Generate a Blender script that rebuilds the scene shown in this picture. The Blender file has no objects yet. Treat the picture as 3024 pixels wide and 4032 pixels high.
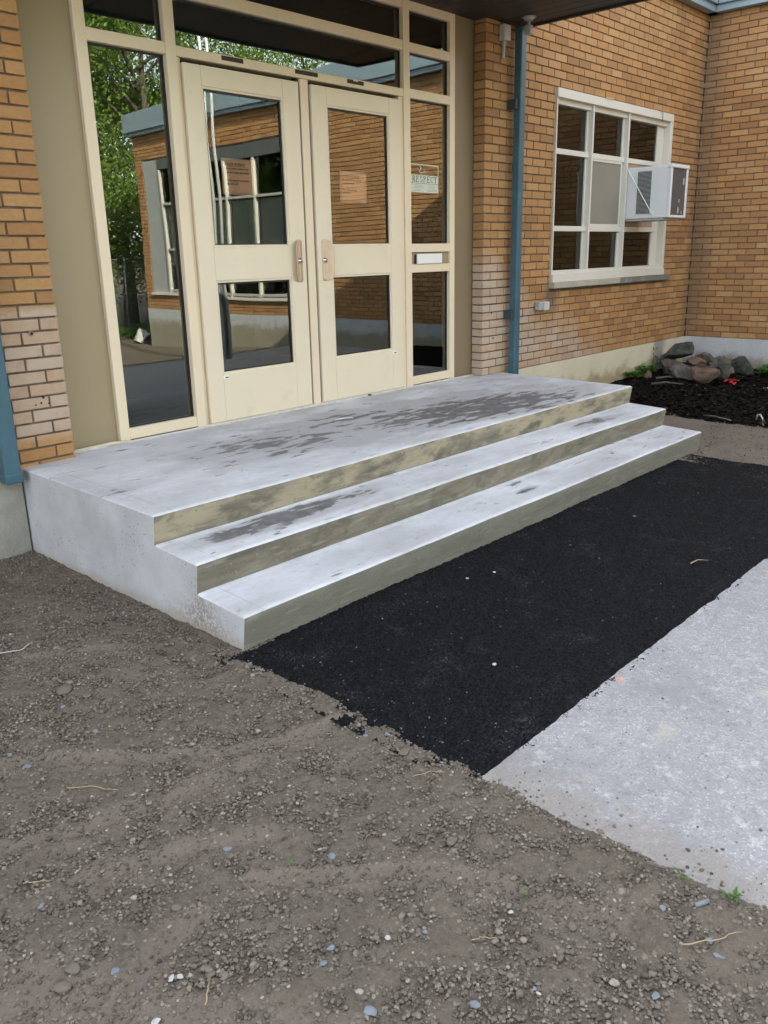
import bpy, bmesh, math, random
import numpy as np
from mathutils import Vector, Matrix
R_ = math.radians
random.seed(7); rng = np.random.default_rng(7)
sc = bpy.context.scene
COL = sc.collection

# ------------------------------------------------------------------ camera
YAW, PITCH, ROLL = 0.8173, -0.2842, -0.0226
CAM = Vector((-3.084, -4.4081, 1.0436)); FPX = 3247.5
fw = Vector((math.sin(YAW)*math.cos(PITCH), math.cos(YAW)*math.cos(PITCH), math.sin(PITCH)))
rt = Vector((math.cos(YAW), -math.sin(YAW), 0)); up = rt.cross(fw)
rt2 = math.cos(ROLL)*rt + math.sin(ROLL)*up; up2 = -math.sin(ROLL)*rt + math.cos(ROLL)*up
cd = bpy.data.cameras.new('camera'); cam = bpy.data.objects.new('camera', cd); COL.objects.link(cam)
cam.matrix_world = Matrix(((rt2.x, up2.x, -fw.x, CAM.x), (rt2.y, up2.y, -fw.y, CAM.y), (rt2.z, up2.z, -fw.z, CAM.z), (0, 0, 0, 1)))
cd.sensor_fit = 'HORIZONTAL'; cd.sensor_width = 36; cd.lens = 36*FPX/3024
cd.shift_x = 0.002; cd.shift_y = -66/3024; cd.clip_end = 1000; cd.clip_start = 0.05
sc.camera = cam
def px(p):                                  # projection in photo pixels, only used to rank pieces by how large they show
    v = Vector(p)-CAM; z = v.dot(fw)
    if z < .05: return None
    return (1512-6+FPX*v.dot(rt2)/z, 1950-FPX*v.dot(up2)/z, z)

# ------------------------------------------------------------------ light
SUN = Vector((-0.32, 1.0, 0.60)).normalized()
w = bpy.data.worlds.new('World'); sc.world = w; w.use_nodes = True
wn = w.node_tree; bg = wn.nodes['Background']
sk = wn.nodes.new('ShaderNodeTexSky'); sk.sky_type = 'NISHITA'; sk.sun_disc = False
sk.sun_elevation = math.asin(SUN.z); sk.sun_rotation = math.atan2(SUN.x, SUN.y)
sk.air_density = 1.0; sk.dust_density = 1.6; sk.ozone_density = 1.0; sk.altitude = 50
hs = wn.nodes.new('ShaderNodeHueSaturation'); hs.inputs['Saturation'].default_value = .37    # thin bright haze in the sky
wn.links.new(sk.outputs[0], hs.inputs['Color']); wn.links.new(hs.outputs[0], bg.inputs[0]); bg.inputs[1].default_value = 0.15
sl = bpy.data.lights.new('sun', 'SUN'); sl.energy = 5.0; sl.angle = R_(0.53); sl.color = (1, .9, .74)
so = bpy.data.objects.new('sun', sl); COL.objects.link(so)
so.rotation_euler = (-SUN).to_track_quat('-Z', 'Y').to_euler(); so.location = (-5, 8, 12)
sc.view_settings.view_transform = 'Standard'; sc.view_settings.look = 'None'
sc.view_settings.exposure = 2.84; sc.view_settings.gamma = 1; sc.view_settings.use_curve_mapping = False
sc.render.engine = 'CYCLES'; sc.cycles.max_bounces = 8; sc.cycles.diffuse_bounces = 4
sc.cycles.glossy_bounces = 4; sc.cycles.transparent_max_bounces = 12; sc.cycles.sample_clamp_indirect = 6

# ------------------------------------------------------------------ node helper
class N:
    def __init__(s, name):
        s.m = bpy.data.materials.new(name); s.m.use_nodes = True; s.t = s.m.node_tree
        s.b = s.t.nodes['Principled BSDF']
    def n(s, typ, **k):
        x = s.t.nodes.new('ShaderNode'+typ)
        for a, v in k.items(): setattr(x, a, v)
        return x
    def put(s, sock, v):
        if isinstance(v, bpy.types.NodeSocket): s.t.links.new(v, sock)
        elif v is not None:
            if hasattr(sock.default_value, '__len__') and not hasattr(v, '__len__'): v = (v, v, v) if len(sock.default_value) == 3 else (v, v, v, 1)
            elif hasattr(v, '__len__') and len(sock.default_value) == 4 and len(v) == 3: v = (*v, 1)
            sock.default_value = v
    def ma(s, op, a, b=None, c=None):
        x = s.n('Math', operation=op); s.put(x.inputs[0], a); s.put(x.inputs[1], b); s.put(x.inputs[2], c); return x.outputs[0]
    def noise(s, vec, scale, detail=3, rough=.55, dist=0):
        x = s.n('TexNoise'); s.put(x.inputs['Vector'], vec); s.put(x.inputs['Scale'], scale); s.put(x.inputs['Detail'], detail)
        s.put(x.inputs['Roughness'], rough); s.put(x.inputs['Distortion'], dist); return x.outputs[0]
    def vor(s, vec, scale, feature='F1', out='Distance'):
        x = s.n('TexVoronoi', feature=feature); s.put(x.inputs['Vector'], vec); s.put(x.inputs['Scale'], scale); return x.outputs[out]
    def pos(s): return s.n('NewGeometry').outputs['Position']
    def sep(s, v):
        x = s.n('SeparateXYZ'); s.put(x.inputs[0], v); return x.outputs
    def scale(s, v, sx, sy, sz):
        x = s.n('VectorMath', operation='MULTIPLY'); s.put(x.inputs[0], v); x.inputs[1].default_value = (sx, sy, sz); return x.outputs[0]
    def ss(s, v, a, b, lo=0, hi=1):
        x = s.n('MapRange', interpolation_type='SMOOTHSTEP'); s.put(x.inputs[0], v)
        x.inputs[1].default_value = a; x.inputs[2].default_value = b; x.inputs[3].default_value = lo; x.inputs[4].default_value = hi; return x.outputs[0]
    def mix(s, f, a, b, mode='MIX'):
        x = s.n('Mix', data_type='RGBA', blend_type=mode); s.put(x.inputs[0], f); s.put(x.inputs[6], a); s.put(x.inputs[7], b); return x.outputs[2]
    def ramp(s, v, stops, interp='LINEAR'):
        x = s.n('ValToRGB'); x.color_ramp.interpolation = interp; e = x.color_ramp.elements
        while len(e) < len(stops): e.new(.5)
        for k, (p, c) in enumerate(stops): e[k].position = p; e[k].color = (*c, 1)
        s.put(x.inputs[0], v); return x.outputs[0]
    def bump(s, h, strength=.5, dist=.01, normal=None):
        x = s.n('Bump'); s.put(x.inputs['Height'], h); x.inputs['Strength'].default_value = strength; x.inputs['Distance'].default_value = dist
        if normal: s.put(x.inputs['Normal'], normal)
        return x.outputs[0]
    def done(s, col, rough=.7, nrm=None, metal=0, spec=None):
        s.put(s.b.inputs['Base Color'], col); s.put(s.b.inputs['Roughness'], rough)
        if nrm: s.put(s.b.inputs['Normal'], nrm)
        s.b.inputs['Metallic'].default_value = metal
        if spec is not None: s.b.inputs['Specular IOR Level'].default_value = spec
        return s.m

def simple(name, col, rough=.6, var=.12, sc_=12, bump=.15, bd=.002, bs=60, metal=0, spec=None, dirt=None):
    s = N(name); p = s.pos(); n = s.noise(p, sc_, 4)
    f = s.ma('MULTIPLY_ADD', n, 2*var, 1-var)
    c = s.mix(1.0, col, s.n('CombineXYZ').outputs[0], 'MULTIPLY')
    cx = s.t.nodes[-1]
    x = s.n('CombineXYZ'); [s.put(x.inputs[i], f) for i in range(3)]
    c = s.mix(1.0, col, x.outputs[0], 'MULTIPLY')
    if dirt:
        d = s.ss(s.noise(p, 5, 5, .65), .55, .75); c = s.mix(s.ma('MULTIPLY', d, dirt[1]), c, dirt[0])
    return s.done(c, rough, s.bump(s.noise(p, bs, 3), bump, bd), metal, spec)

# ---- bricks
def brick_mat(name, island):
    s = N(name); p = s.pos(); X, Y, Z = s.sep(p)[:3]
    r = s.n('NewGeometry').outputs['Random Per Island'] if island else s.n('ObjectInfo').outputs['Random']
    base = s.ramp(r, [(0, (.355, .176, .066)), (.12, (.275, .138, .057)), (.25, (.425, .218, .082)), (.42, (.33, .168, .066)), (.6, (.445, .245, .098)), (.78, (.385, .194, .072)), (.92, (.455, .27, .12)), (1, (.31, .153, .06))])
    big = s.noise(p, 1.1, 3)
    base = s.mix(s.ss(big, .35, .7, 0, .35), base, (.28, .175, .085))
    mot = s.noise(s.scale(p, 1, 1, 2.2), 26, 4, .6)
    base = s.mix(s.ss(mot, .35, .7, 0, .34), base, (.235, .13, .064))
    base = s.mix(s.ss(s.noise(p, 130, 2), .62, .75, 0, .5), base, (.12, .07, .042))
    # pale lime bloom low on the wall
    r2 = s.ma('FRACT', s.ma('MULTIPLY', r, 7.31)); r3 = s.ma('FRACT', s.ma('MULTIPLY', r, 13.7))
    nz = s.ma('MULTIPLY_ADD', s.noise(p, 2.2, 4), .7, -.35)
    zz = s.ma('ADD', Z, nz); 
    left = s.ma('MULTIPLY', s.ma('MULTIPLY', s.ss(Z, .78, .84, 1, 0), s.ss(Z, .10, .2)), s.ss(X, -.9, -.8, 1, 0))
    limit = s.ma('MULTIPLY_ADD', s.ma('SUBTRACT', X, 2.8), -.48, 1.0)
    right = s.ma('MULTIPLY', s.ss(s.ma('SUBTRACT', zz, limit), -.25, .15, 1, 0), s.ss(X, 2.0, 2.1))
    nearcorner = s.ss(Y, -.5, -.3)
    m = s.ma('MULTIPLY', s.ma('MAXIMUM', left, right), nearcorner)
    m = s.ma('MULTIPLY', m, s.ma('MULTIPLY_ADD', r2, .55, .5))
    m = s.ma('MULTIPLY', m, s.ss(s.noise(p, 18, 4, .65), .25, .6, .55, 1))
    m = s.ma('MINIMUM', s.ma('MULTIPLY', m, 1.2), .95)
    base = s.mix(m, base, (.43, .335, .26))
    # soot under the sill end, and a darker tone towards the inner corner
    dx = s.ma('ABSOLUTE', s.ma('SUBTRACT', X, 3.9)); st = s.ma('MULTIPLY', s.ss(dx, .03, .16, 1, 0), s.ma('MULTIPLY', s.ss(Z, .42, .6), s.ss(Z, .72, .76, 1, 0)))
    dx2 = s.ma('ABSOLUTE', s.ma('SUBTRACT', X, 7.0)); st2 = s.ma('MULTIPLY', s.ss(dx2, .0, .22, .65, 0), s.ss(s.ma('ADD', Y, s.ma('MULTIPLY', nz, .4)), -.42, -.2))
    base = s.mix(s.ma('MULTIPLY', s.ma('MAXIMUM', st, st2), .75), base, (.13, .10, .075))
    grit = s.ma('ADD', s.noise(p, 220, 3, .7), s.ma('MULTIPLY', s.noise(p, 45, 3), 1.3))
    return s.done(base, .88, s.bump(grit, .55, .0022), spec=.3)
M = {}
M['brick'] = brick_mat('fired_brick', False); M['brick_i'] = brick_mat('fired_brick_run', True)
def mort():
    s = N('mortar'); p = s.pos()
    c = s.mix(s.ss(s.noise(p, 9, 4), .3, .7), (.11, .078, .055), (.185, .14, .105))
    return s.done(c, .95, s.bump(s.noise(p, 160, 3), .8, .003), spec=.2)
M['mortar'] = mort()
def foundation_mat(name, wing):
    s = N(name); p = s.pos(); X, Y, Z = s.sep(p)[:3]
    a, b = ((.50, .445, .335), (.63, .57, .435)) if not wing else ((.38, .385, .395), (.50, .50, .505))
    c = s.mix(s.noise(p, 4, 5), a, b)
    n = s.noise(s.scale(p, 1, 1, 1.2), 5, 6, .65)
    low = s.ss(s.ma('MULTIPLY_ADD', n, .42, Z), -.10, .06, 1, 0)
    c = s.mix(s.ma('MULTIPLY', low, .8), c, (.27, .20, .10) if not wing else (.22, .185, .10))
    if not wing:
        c = s.mix(s.ss(X, -1, -.5, .85, 0), c, s.mix(s.noise(p, 9, 5, .7), (.24, .235, .21), (.40, .39, .35)))
        g = s.ma('MULTIPLY', s.ss(s.ma('ABSOLUTE', s.ma('SUBTRACT', s.ma('MULTIPLY_ADD', n, .25, X), 6.42)), .06, .2, 1, 0), s.ss(X, 5, 6))
        c = s.mix(s.ma('MULTIPLY', g, .7), c, (.20, .20, .21))
    else:
        c = s.mix(s.ss(s.noise(s.scale(p, 1, 1, 2), 7, 4), .5, .72, 0, .6), c, (.28, .29, .31))
    c = s.mix(s.ss(s.noise(p, 40, 4, .7), .56, .72, 0, .5), c, (.30, .26, .19))
    h = s.ma('ADD', s.noise(p, 30, 5, .7), s.ma('MULTIPLY', s.noise(p, 150, 2), .3))
    return s.done(c, .93, s.bump(h, .9, .008), spec=.2)
M['found'] = foundation_mat('parged_foundation', False); M['found_w'] = foundation_mat('painted_foundation', True)

# ---- poured concrete of the steps
XL, XR, D, T, RI = -1.297, 3.091, 1.3846, .2957, .1474
def conc_top():
    s = N('step_top_concrete'); p = s.pos(); X, Y, Z = s.sep(p)[:3]
    c = s.mix(s.noise(s.scale(p, 1, 2, 1), 2.5, 5, .6), (.50, .50, .515), (.68, .68, .70))
    c = s.mix(s.ss(s.noise(p, 28, 4), .5, .72, 0, .35), c, (.42, .41, .41))
    c = s.mix(s.ss(s.noise(s.scale(p, 1, 9, 1), 5, 5, .7), .5, .72, 0, .28), c, (.40, .395, .39))
    c = s.mix(s.ss(s.noise(p, 260, 2, .6), .6, .72, 0, .4), c, (.33, .32, .31))
    def ell(cx, cy, a, b, tilt=0):
        dx = s.ma('SUBTRACT', X, cx); dy = s.ma('SUBTRACT', s.ma('MULTIPLY_ADD', dx, -tilt, Y), cy)
        q = s.ma('ADD', s.ma('POWER', s.ma('ABSOLUTE', s.ma('DIVIDE', dx, a)), 2), s.ma('POWER', s.ma('ABSOLUTE', s.ma('DIVIDE', dy, b)), 2))
        return s.ma('SUBTRACT', 1, q)
    A = s.ma('MAXIMUM', ell(1.60, -.98, 1.3, .44, -.17), s.ma('ADD', ell(-.05, -.72, .85, .50, -.12), -.42))
    A = s.ma('MAXIMUM', A, s.ma('ADD', ell(.75, -.55, .8, .3, -.1), -.5))
    A = s.ma('MULTIPLY', A, s.ss(Z, -.06, -.03))
    B = s.ma('MULTIPLY', ell(-.62, -1.50, .66, .115), s.ma('MULTIPLY', s.ss(Z, -.08, -.1), s.ss(Z, -.26, -.2)))
    B2 = s.ma('MULTIPLY', s.ma('ADD', ell(2.3, -1.52, .5, .09), -.35), s.ss(Z, -.08, -.1))
    C3 = s.ma('MULTIPLY', s.ma('ADD', ell(.9, -1.84, .14, .04), -.1), s.ss(Z, -.26, -.28))
    e = s.ma('MAXIMUM', s.ma('MAXIMUM', s.ma('MAXIMUM', A, B), B2), s.ma('MAXIMUM', C3, -3))
    n1 = s.noise(s.scale(p, 1.0, 3.4, 1), 4.6, 5, .62, .4)
    f = s.ma('MULTIPLY_ADD', n1, 5.2, s.ma('ADD', s.ma('MULTIPLY', e, 1.35), -3.18))
    wet = s.ss(f, .0, .42); damp = s.ss(s.ma('ADD', s.ma('MULTIPLY', e, .9), s.ma('MULTIPLY_ADD', s.noise(s.scale(p, 1, 1.8, 1), 2.0, 4), 1.5, -.75)), -.50, .45)
    Dm = s.ma('MULTIPLY', ell(1.15, -.80, 1.95, .60, -.10), s.ss(Z, -.06, -.03)); damp = s.ma('MAXIMUM', damp, s.ma('MULTIPLY', s.ss(s.ma('ADD', Dm, s.ma('MULTIPLY_ADD', s.noise(s.scale(p, 1, 1.8, 1), 1.9, 5, .6), 1.7, -.85)), .05, .5), s.ss(Z, -.06, -.03)))
    c = s.mix(s.ma('MULTIPLY', damp, .7), c, (.27, .258, .25))
    c = s.mix(s.ma('MULTIPLY', wet, s.ss(s.noise(p, 16, 4, .6), .3, .65, .70, .92)), c, (.085, .079, .08))
    hc = s.ma('ABSOLUTE', s.ma('SUBTRACT', s.noise(p, 1.3, 6, .6), .5)); c = s.mix(s.ma('MULTIPLY', s.ss(hc, 0, .0016, .55, 0), s.ss(s.noise(p, 2, 2), .5, .6)), c, (.2, .19, .185))
    sc2 = s.ma('MULTIPLY', s.ss(s.vor(p, 9), .05, .16, 1, 0), s.ss(s.noise(p, 35, 4, .7), .45, .6)); c = s.mix(s.ma('MULTIPLY', sc2, .45), c, (.33, .31, .295))
    # trowelled line inside the open edges, pale paste on the nosing
    g = s.ma('ABSOLUTE', s.ma('SUBTRACT', X, XL+.10)); line = s.ma('MULTIPLY', s.ss(g, .0012, .0035, 1, 0), s.ss(s.noise(p, 6, 3), .38, .55))
    c = s.mix(s.ma('MULTIPLY', line, .6), c, (.25, .24, .24))
    def near(y0): return s.ss(s.ma('ABSOLUTE', s.ma('SUBTRACT', Y, y0)), .008, .035, 1, 0)
    ed = s.ma('MAXIMUM', s.ma('MAXIMUM', near(-D), near(-D-T)), near(-D-2*T))
    c = s.mix(s.ma('MULTIPLY', ed, s.ss(s.noise(p, 14, 4), .3, .6, .05, .38)), c, (.76, .76, .765))
    c = s.mix(s.ss(s.vor(p, 14), .02, .05, .8, 0), c, (.2, .19, .18))
    c = s.mix(s.ss(s.noise(p, 5.5, 3), .66, .74, 0, .3), c, (.55, .46, .40))
    rough = s.ma('MULTIPLY_ADD', wet, -.3, .82)
    h = s.ma('ADD', s.noise(s.scale(p, 1, 2.5, 1), 60, 4, .65), s.ma('MULTIPLY', s.noise(p, 7, 3), 2.0))
    return s.done(c, rough, s.bump(h, .5, .004), spec=.35)
def conc_riser():
    s = N('step_riser_concrete'); p = s.pos(); X, Y, Z = s.sep(p)[:3]
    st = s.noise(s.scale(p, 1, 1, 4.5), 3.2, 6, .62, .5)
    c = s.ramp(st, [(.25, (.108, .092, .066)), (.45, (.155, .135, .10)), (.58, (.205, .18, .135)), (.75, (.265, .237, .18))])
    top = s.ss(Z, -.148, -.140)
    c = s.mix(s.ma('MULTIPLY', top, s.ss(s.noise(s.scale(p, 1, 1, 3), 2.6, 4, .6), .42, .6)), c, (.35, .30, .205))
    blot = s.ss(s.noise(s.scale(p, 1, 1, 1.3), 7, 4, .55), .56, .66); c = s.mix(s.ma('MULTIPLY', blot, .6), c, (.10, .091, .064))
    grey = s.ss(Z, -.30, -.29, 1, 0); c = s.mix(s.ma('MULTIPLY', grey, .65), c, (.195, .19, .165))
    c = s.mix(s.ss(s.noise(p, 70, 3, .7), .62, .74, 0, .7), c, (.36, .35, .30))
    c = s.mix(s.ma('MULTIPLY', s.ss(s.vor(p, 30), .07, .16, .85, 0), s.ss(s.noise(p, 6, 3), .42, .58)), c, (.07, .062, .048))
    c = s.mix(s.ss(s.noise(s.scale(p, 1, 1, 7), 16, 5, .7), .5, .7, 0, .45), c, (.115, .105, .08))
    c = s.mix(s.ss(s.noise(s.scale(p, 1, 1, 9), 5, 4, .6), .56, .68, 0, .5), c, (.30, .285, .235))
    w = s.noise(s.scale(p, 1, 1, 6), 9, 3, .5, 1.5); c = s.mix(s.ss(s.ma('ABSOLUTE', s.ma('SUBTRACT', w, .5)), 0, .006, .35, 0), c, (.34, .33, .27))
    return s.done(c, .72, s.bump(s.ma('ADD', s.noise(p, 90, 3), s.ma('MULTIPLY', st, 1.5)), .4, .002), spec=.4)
def conc_side():
    s = N('step_side_concrete'); p = s.pos(); X, Y, Z = s.sep(p)[:3]
    c = s.mix(s.noise(p, 5, 6, .62), (.31, .31, .32), (.585, .585, .595))
    c = s.mix(s.ss(s.noise(s.scale(p, 1, 1, .6), 3.2, 4), .52, .68, 0, .55), c, (.36, .36, .36))
    pore = s.ma('MULTIPLY', s.ss(s.vor(p, 34), .10, .17, 1, 0), s.ss(s.noise(p, 4, 2), .45, .62))
    pore = s.ma('MAXIMUM', pore, s.ma('MULTIPLY', s.ss(s.vor(p, 75), .12, .2, 1, 0), s.ss(s.noise(p, 7, 2), .52, .6)))
    c = s.mix(s.ma('MULTIPLY', pore, .8), c, (.10, .10, .095))
    d = s.ma('ADD', s.ma('MULTIPLY', s.ma('ABSOLUTE', s.ma('ADD', Y, 1.68)), 1.0), s.ma('MULTIPLY', s.ma('ADD', Z, .50), 1.1))
    sp = s.ma('MULTIPLY', s.ss(d, .08, .42, 1, 0), s.ss(s.noise(p, 75, 3, .7), .38, .56))
    c = s.mix(s.ma('MULTIPLY', sp, .85), c, (.20, .155, .115))
    lo = s.ma('MULTIPLY', s.ss(s.ma('MULTIPLY_ADD', s.noise(p, 6, 4), .1, Z), -.41, -.35, 1, 0), .6)
    c = s.mix(lo, c, (.33, .28, .22))
    return s.done(c, .85, s.bump(s.ma('SUBTRACT', s.noise(p, 55, 4), s.ma('MULTIPLY', pore, 1.5)), .6, .003), spec=.3)
M['c_top'] = conc_top(); M['c_riser'] = conc_riser(); M['c_side'] = conc_side()

# ---- ground
def soil_mat():
    s = N('raked_soil'); p = s.pos()
    at = s.n('Attribute', attribute_name='pack').outputs['Fac']
    loose = s.mix(s.noise(p, 7, 5, .65), (.082, .066, .049), (.170, .141, .108))
    packed = s.mix(s.noise(p, 16, 4), (.148, .116, .093), (.20, .162, .132))
    c = s.mix(s.ma('MULTIPLY', at, .75), loose, packed)
    c = s.mix(s.ss(s.noise(p, 120, 3, .7), .52, .68, 0, .6), c, (.20, .172, .142))
    c = s.mix(s.ss(s.noise(p, 60, 3, .7), .56, .68, 0, .6), c, (.048, .039, .031))
    h = s.ma('ADD', s.noise(p, 190, 4, .7), s.ma('MULTIPLY', s.noise(p, 60, 3, .6), 1.6))
    return s.done(c, .96, s.bump(h, .8, .004), spec=.15)
def pebble_mat():
    s = N('pebble'); p = s.pos(); r = s.n('NewGeometry').outputs['Random Per Island']
    c = s.ramp(r, [(0, (.070, .056, .043)), (.3, (.120, .099, .077)), (.6, (.158, .132, .104)), (.85, (.20, .168, .133)), (.97, (.26, .215, .17)), (1, (.36, .32, .28))])
    c = s.mix(s.ss(s.noise(p, 90, 3), .4, .7, 0, .5), c, (.13, .107, .085))
    return s.done(c, .93, s.bump(s.noise(p, 400, 3), .6, .0012), spec=.2)
def asphalt_mat():
    s = N('fresh_asphalt'); p = s.pos()
    v = s.n('TexVoronoi'); s.put(v.inputs['Vector'], p); v.inputs['Scale'].default_value = 150
    cr = s.sep(v.outputs['Color'])[0]
    c = s.mix(s.ma('POWER', cr, 2), (.0035, .0035, .0045), (.020, .0205, .0235))
    dust = s.ma('MULTIPLY', s.ss(s.noise(p, 4.4, 5, .65), .52, .72), s.ss(s.noise(p, 110, 2, .6), .48, .64))
    c = s.mix(s.ma('MULTIPLY', dust, .6), c, (.12, .117, .115))
    vv = s.n('TexVoronoi'); s.put(vv.inputs['Vector'], p); vv.inputs['Scale'].default_value = 19
    c = s.mix(s.ma('MULTIPLY', s.ss(vv.outputs['Distance'], .05, .10, .8, 0), s.ss(s.sep(vv.outputs['Color'])[1], .62, .66)), c, (.24, .225, .19))
    h = s.ma('SUBTRACT', s.noise(p, 210, 3, .7), v.outputs['Distance'])
    return s.done(c, .66, s.bump(h, 1.0, .009), spec=.15)
def walk_mat():
    s = N('weathered_sidewalk'); p = s.pos()
    v = s.n('TexVoronoi'); s.put(v.inputs['Vector'], s.scale(p, 1, 1, 0)); v.inputs['Scale'].default_value = 115
    v2 = s.n('TexVoronoi'); s.put(v2.inputs['Vector'], s.scale(p, 1, 1, 0)); v2.inputs['Scale'].default_value = 170
    r = s.sep(v.outputs['Color'])[0]; r2 = s.sep(v2.outputs['Color'])[1]
    g = s.noise(p, 1.7, 5, .6)
    base = s.mix(g, (.25, .243, .237), (.385, .377, .367))
    c = s.mix(s.ss(r2, .0, 1, 0, .55), base, (.22, .215, .225))
    c = s.mix(s.ma('MULTIPLY', s.ma('MULTIPLY', s.ss(r, .80, .86), s.ss(s.noise(p, 5, 3), .35, .6)), s.ss(v.outputs['Distance'], .2, .42, 1, 0)), c, (.56, .555, .54))
    c = s.mix(s.ma('MULTIPLY', s.ss(r2, .8, .88), .5), c, (.50, .49, .48))
    c = s.mix(s.ss(s.noise(p, 2.6, 6, .7), .46, .66, 0, .6), c, (.23, .225, .22))
    c = s.mix(s.ss(s.noise(p, 34, 5, .75), .50, .66, 0, .6), c, (.20, .195, .19))
    c = s.mix(s.ss(s.noise(p, 19, 5, .75), .54, .70, 0, .6), c, (.50, .49, .475))
    c = s.mix(s.ma('MULTIPLY', s.ss(r, .06, .03), s.ss(v.outputs['Distance'], .25, .4, .75, 0)), c, (.07, .07, .075))
    c = s.mix(s.ss(s.noise(p, 4.5, 4), .62, .74, 0, .35), c, (.50, .44, .33))
    # orange survey paint flecks and dirt washed over the edge by the soil
    X, Y, Z = s.sep(p)[:3]
    def spot(x0, y0, rad):
        d = s.ma('SQRT', s.ma('ADD', s.ma('POWER', s.ma('SUBTRACT', X, x0), 2), s.ma('POWER', s.ma('SUBTRACT', Y, y0), 2)))
        return s.ss(s.ma('MULTIPLY_ADD', s.noise(p, 60, 2), rad, d), rad*.8, rad*1.3, 1, 0)
    c = s.mix(s.ma('MULTIPLY', s.ma('MAXIMUM', spot(-.55, -3.19, .03), spot(.86, -3.23, .03)), .55), c, (.75, .28, .16))
    d = s.ss(s.ma('MULTIPLY_ADD', s.noise(p, 9, 5, .65), -.35, X), -1.46, -1.34, 1, 0)
    c = s.mix(s.ma('MULTIPLY', d, .6), c, (.24, .205, .175))
    h = s.ma('ADD', s.ma('MULTIPLY', v.outputs['Distance'], -.9), s.noise(p, 160, 3, .7))
    return s.done(c, .86, s.bump(h, .7, .003), spec=.35)
def mulch_mat(isl):
    s = N('bark_mulch' if not isl else 'bark_chip'); p = s.pos()
    if isl:
        r = s.n('NewGeometry').outputs['Random Per Island']
        c = s.ramp(r, [(0, (.0045, .004, .0035)), (.5, (.009, .0075, .0065)), (.86, (.017, .013, .011)), (.985, (.028, .021, .017)), (1, (.16, .125, .095))])
    else: c = s.mix(s.noise(p, 30, 4), (.004, .0035, .003), (.011, .0085, .007))
    return s.done(c, .92, s.bump(s.noise(p, 120, 3), .7, .006), spec=.06)
M['soil'] = soil_mat(); M['pebble'] = pebble_mat(); M['asphalt'] = asphalt_mat(); M['walk'] = walk_mat()
M['mulch'] = mulch_mat(False); M['chip'] = mulch_mat(True)

# ---- joinery, metals, misc
CREAM = (.69, .575, .42)
M['frame'] = simple('beige_aluminium', CREAM, .42, .04, 3, .06, .001, 30, spec=.5)
M['door'] = simple('beige_door_paint', (.68, .585, .44), .45, .05, 2, .05, .001, 25, spec=.5, dirt=((.50, .44, .34), .28))
M['panel'] = simple('tan_panel', (.30, .235, .14), .5, .06, 1.2, .05, .001, 20)
M['panel_shaded'] = simple('brown_shaded_panel', (.20, .148, .088), .5, .06, 1.2, .05, .001, 20)  # right panel: browner tan paint with the corner's shade put into its colour
M['gasket'] = simple('black_gasket', (.012, .012, .012), .5)
M['slot'] = simple('dark_slot', (.035, .028, .02), .7)
M['blue'] = simple('blue_downspout_paint', (.040, .100, .135), .45, .25, 7, .15, .002, 12, dirt=((.09, .18, .22), .6), spec=.5)
M['blue_dk'] = simple('dark_bracket', (.03, .05, .06), .5)
M['fascia'] = simple('grey_blue_fascia', (.22, .29, .33), .42, .08, 2, .05, .002, 6, spec=.5)
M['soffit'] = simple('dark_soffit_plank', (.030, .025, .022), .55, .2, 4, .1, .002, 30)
M['steel'] = simple('brushed_steel', (.56, .43, .31), .42, .12, 20, .12, .0008, 200, metal=.35)
M['chrome'] = simple('lock_chrome', (.7, .68, .64), .18, .03, metal=1)
M['white'] = simple('white_window_paint', (.58, .55, .49), .5, .07, 5, .1, .001, 40, dirt=((.45, .40, .33), .25))
M['white2'] = simple('white_paint_plain', (.72, .71, .68), .5, .05)
M['acw'] = simple('white_ac_metal', (.60, .61, .62), .42, .05, 6, .04, .001, 30, dirt=((.5, .5, .48), .2))
M['acd'] = simple('dark_ac_grille', (.075, .07, .07), .6, .2, 30, .4, .002, 300)
M['sill'] = simple('stone_sill', (.35, .32, .26), .9, .25, 8, .5, .003, 60, dirt=((.16, .15, .14), .7))
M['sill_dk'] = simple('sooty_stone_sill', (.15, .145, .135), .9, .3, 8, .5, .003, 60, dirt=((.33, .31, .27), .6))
M['screen'] = simple('insect_screen', (.21, .19, .155), .8, .15, 3, .3, .001, 500)
M['board'] = simple('weathered_board', (.33, .24, .17), .85, .3, 10, .3, .002, 60)
M['grey_box'] = simple('grey_box_paint', (.34, .34, .34), .5, .08)
M['grey_box2'] = simple('pale_box_paint', (.47, .46, .45), .5, .08)
M['paper_fr'] = simple('salmon_paper', (.86, .52, .40), .8, .05, 5)  # even salmon colour of both notices
M['ink'] = simple('black_ink', (.03, .022, .018), .8)
M['decal'] = simple('clear_decal_white', (.55, .57, .47), .6, .05)
M['decal_dk'] = simple('decal_maroon', (.13, .06, .045), .6, .1)
M['caulk'] = simple('caulk', (.55, .49, .38), .6, .15, 20, .6, .004, 50)
M['grout'] = simple('sealing_grout', (.50, .47, .43), .9, .3, 25, .7, .004, 80)
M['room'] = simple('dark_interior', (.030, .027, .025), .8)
M['roof'] = simple('roof_gravel', (.2, .2, .2), .9)
M['bark'] = simple('tree_bark', (.075, .06, .045), .95, .3, 20, .8, .01, 30)
M['galv'] = simple('galvanised_steel', (.22, .24, .24), .45, .1, metal=.6)
M['pole'] = simple('white_flagpole', (.62, .62, .60), .3, .05, metal=.3)
M['red'] = simple('red_cloth', (.40, .012, .02), .8, .3, 40, .5, .004, 80)
M['straw'] = simple('dry_straw', (.33, .25, .15), .8, .2, 30)
M['twig'] = simple('grey_twig', (.12, .10, .09), .9, .3, 40)
M['whitebit'] = simple('white_scrap', (.75, .75, .73), .8, .1)
M['root'] = simple('pale_root', (.42, .39, .34), .8, .15)
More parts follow.
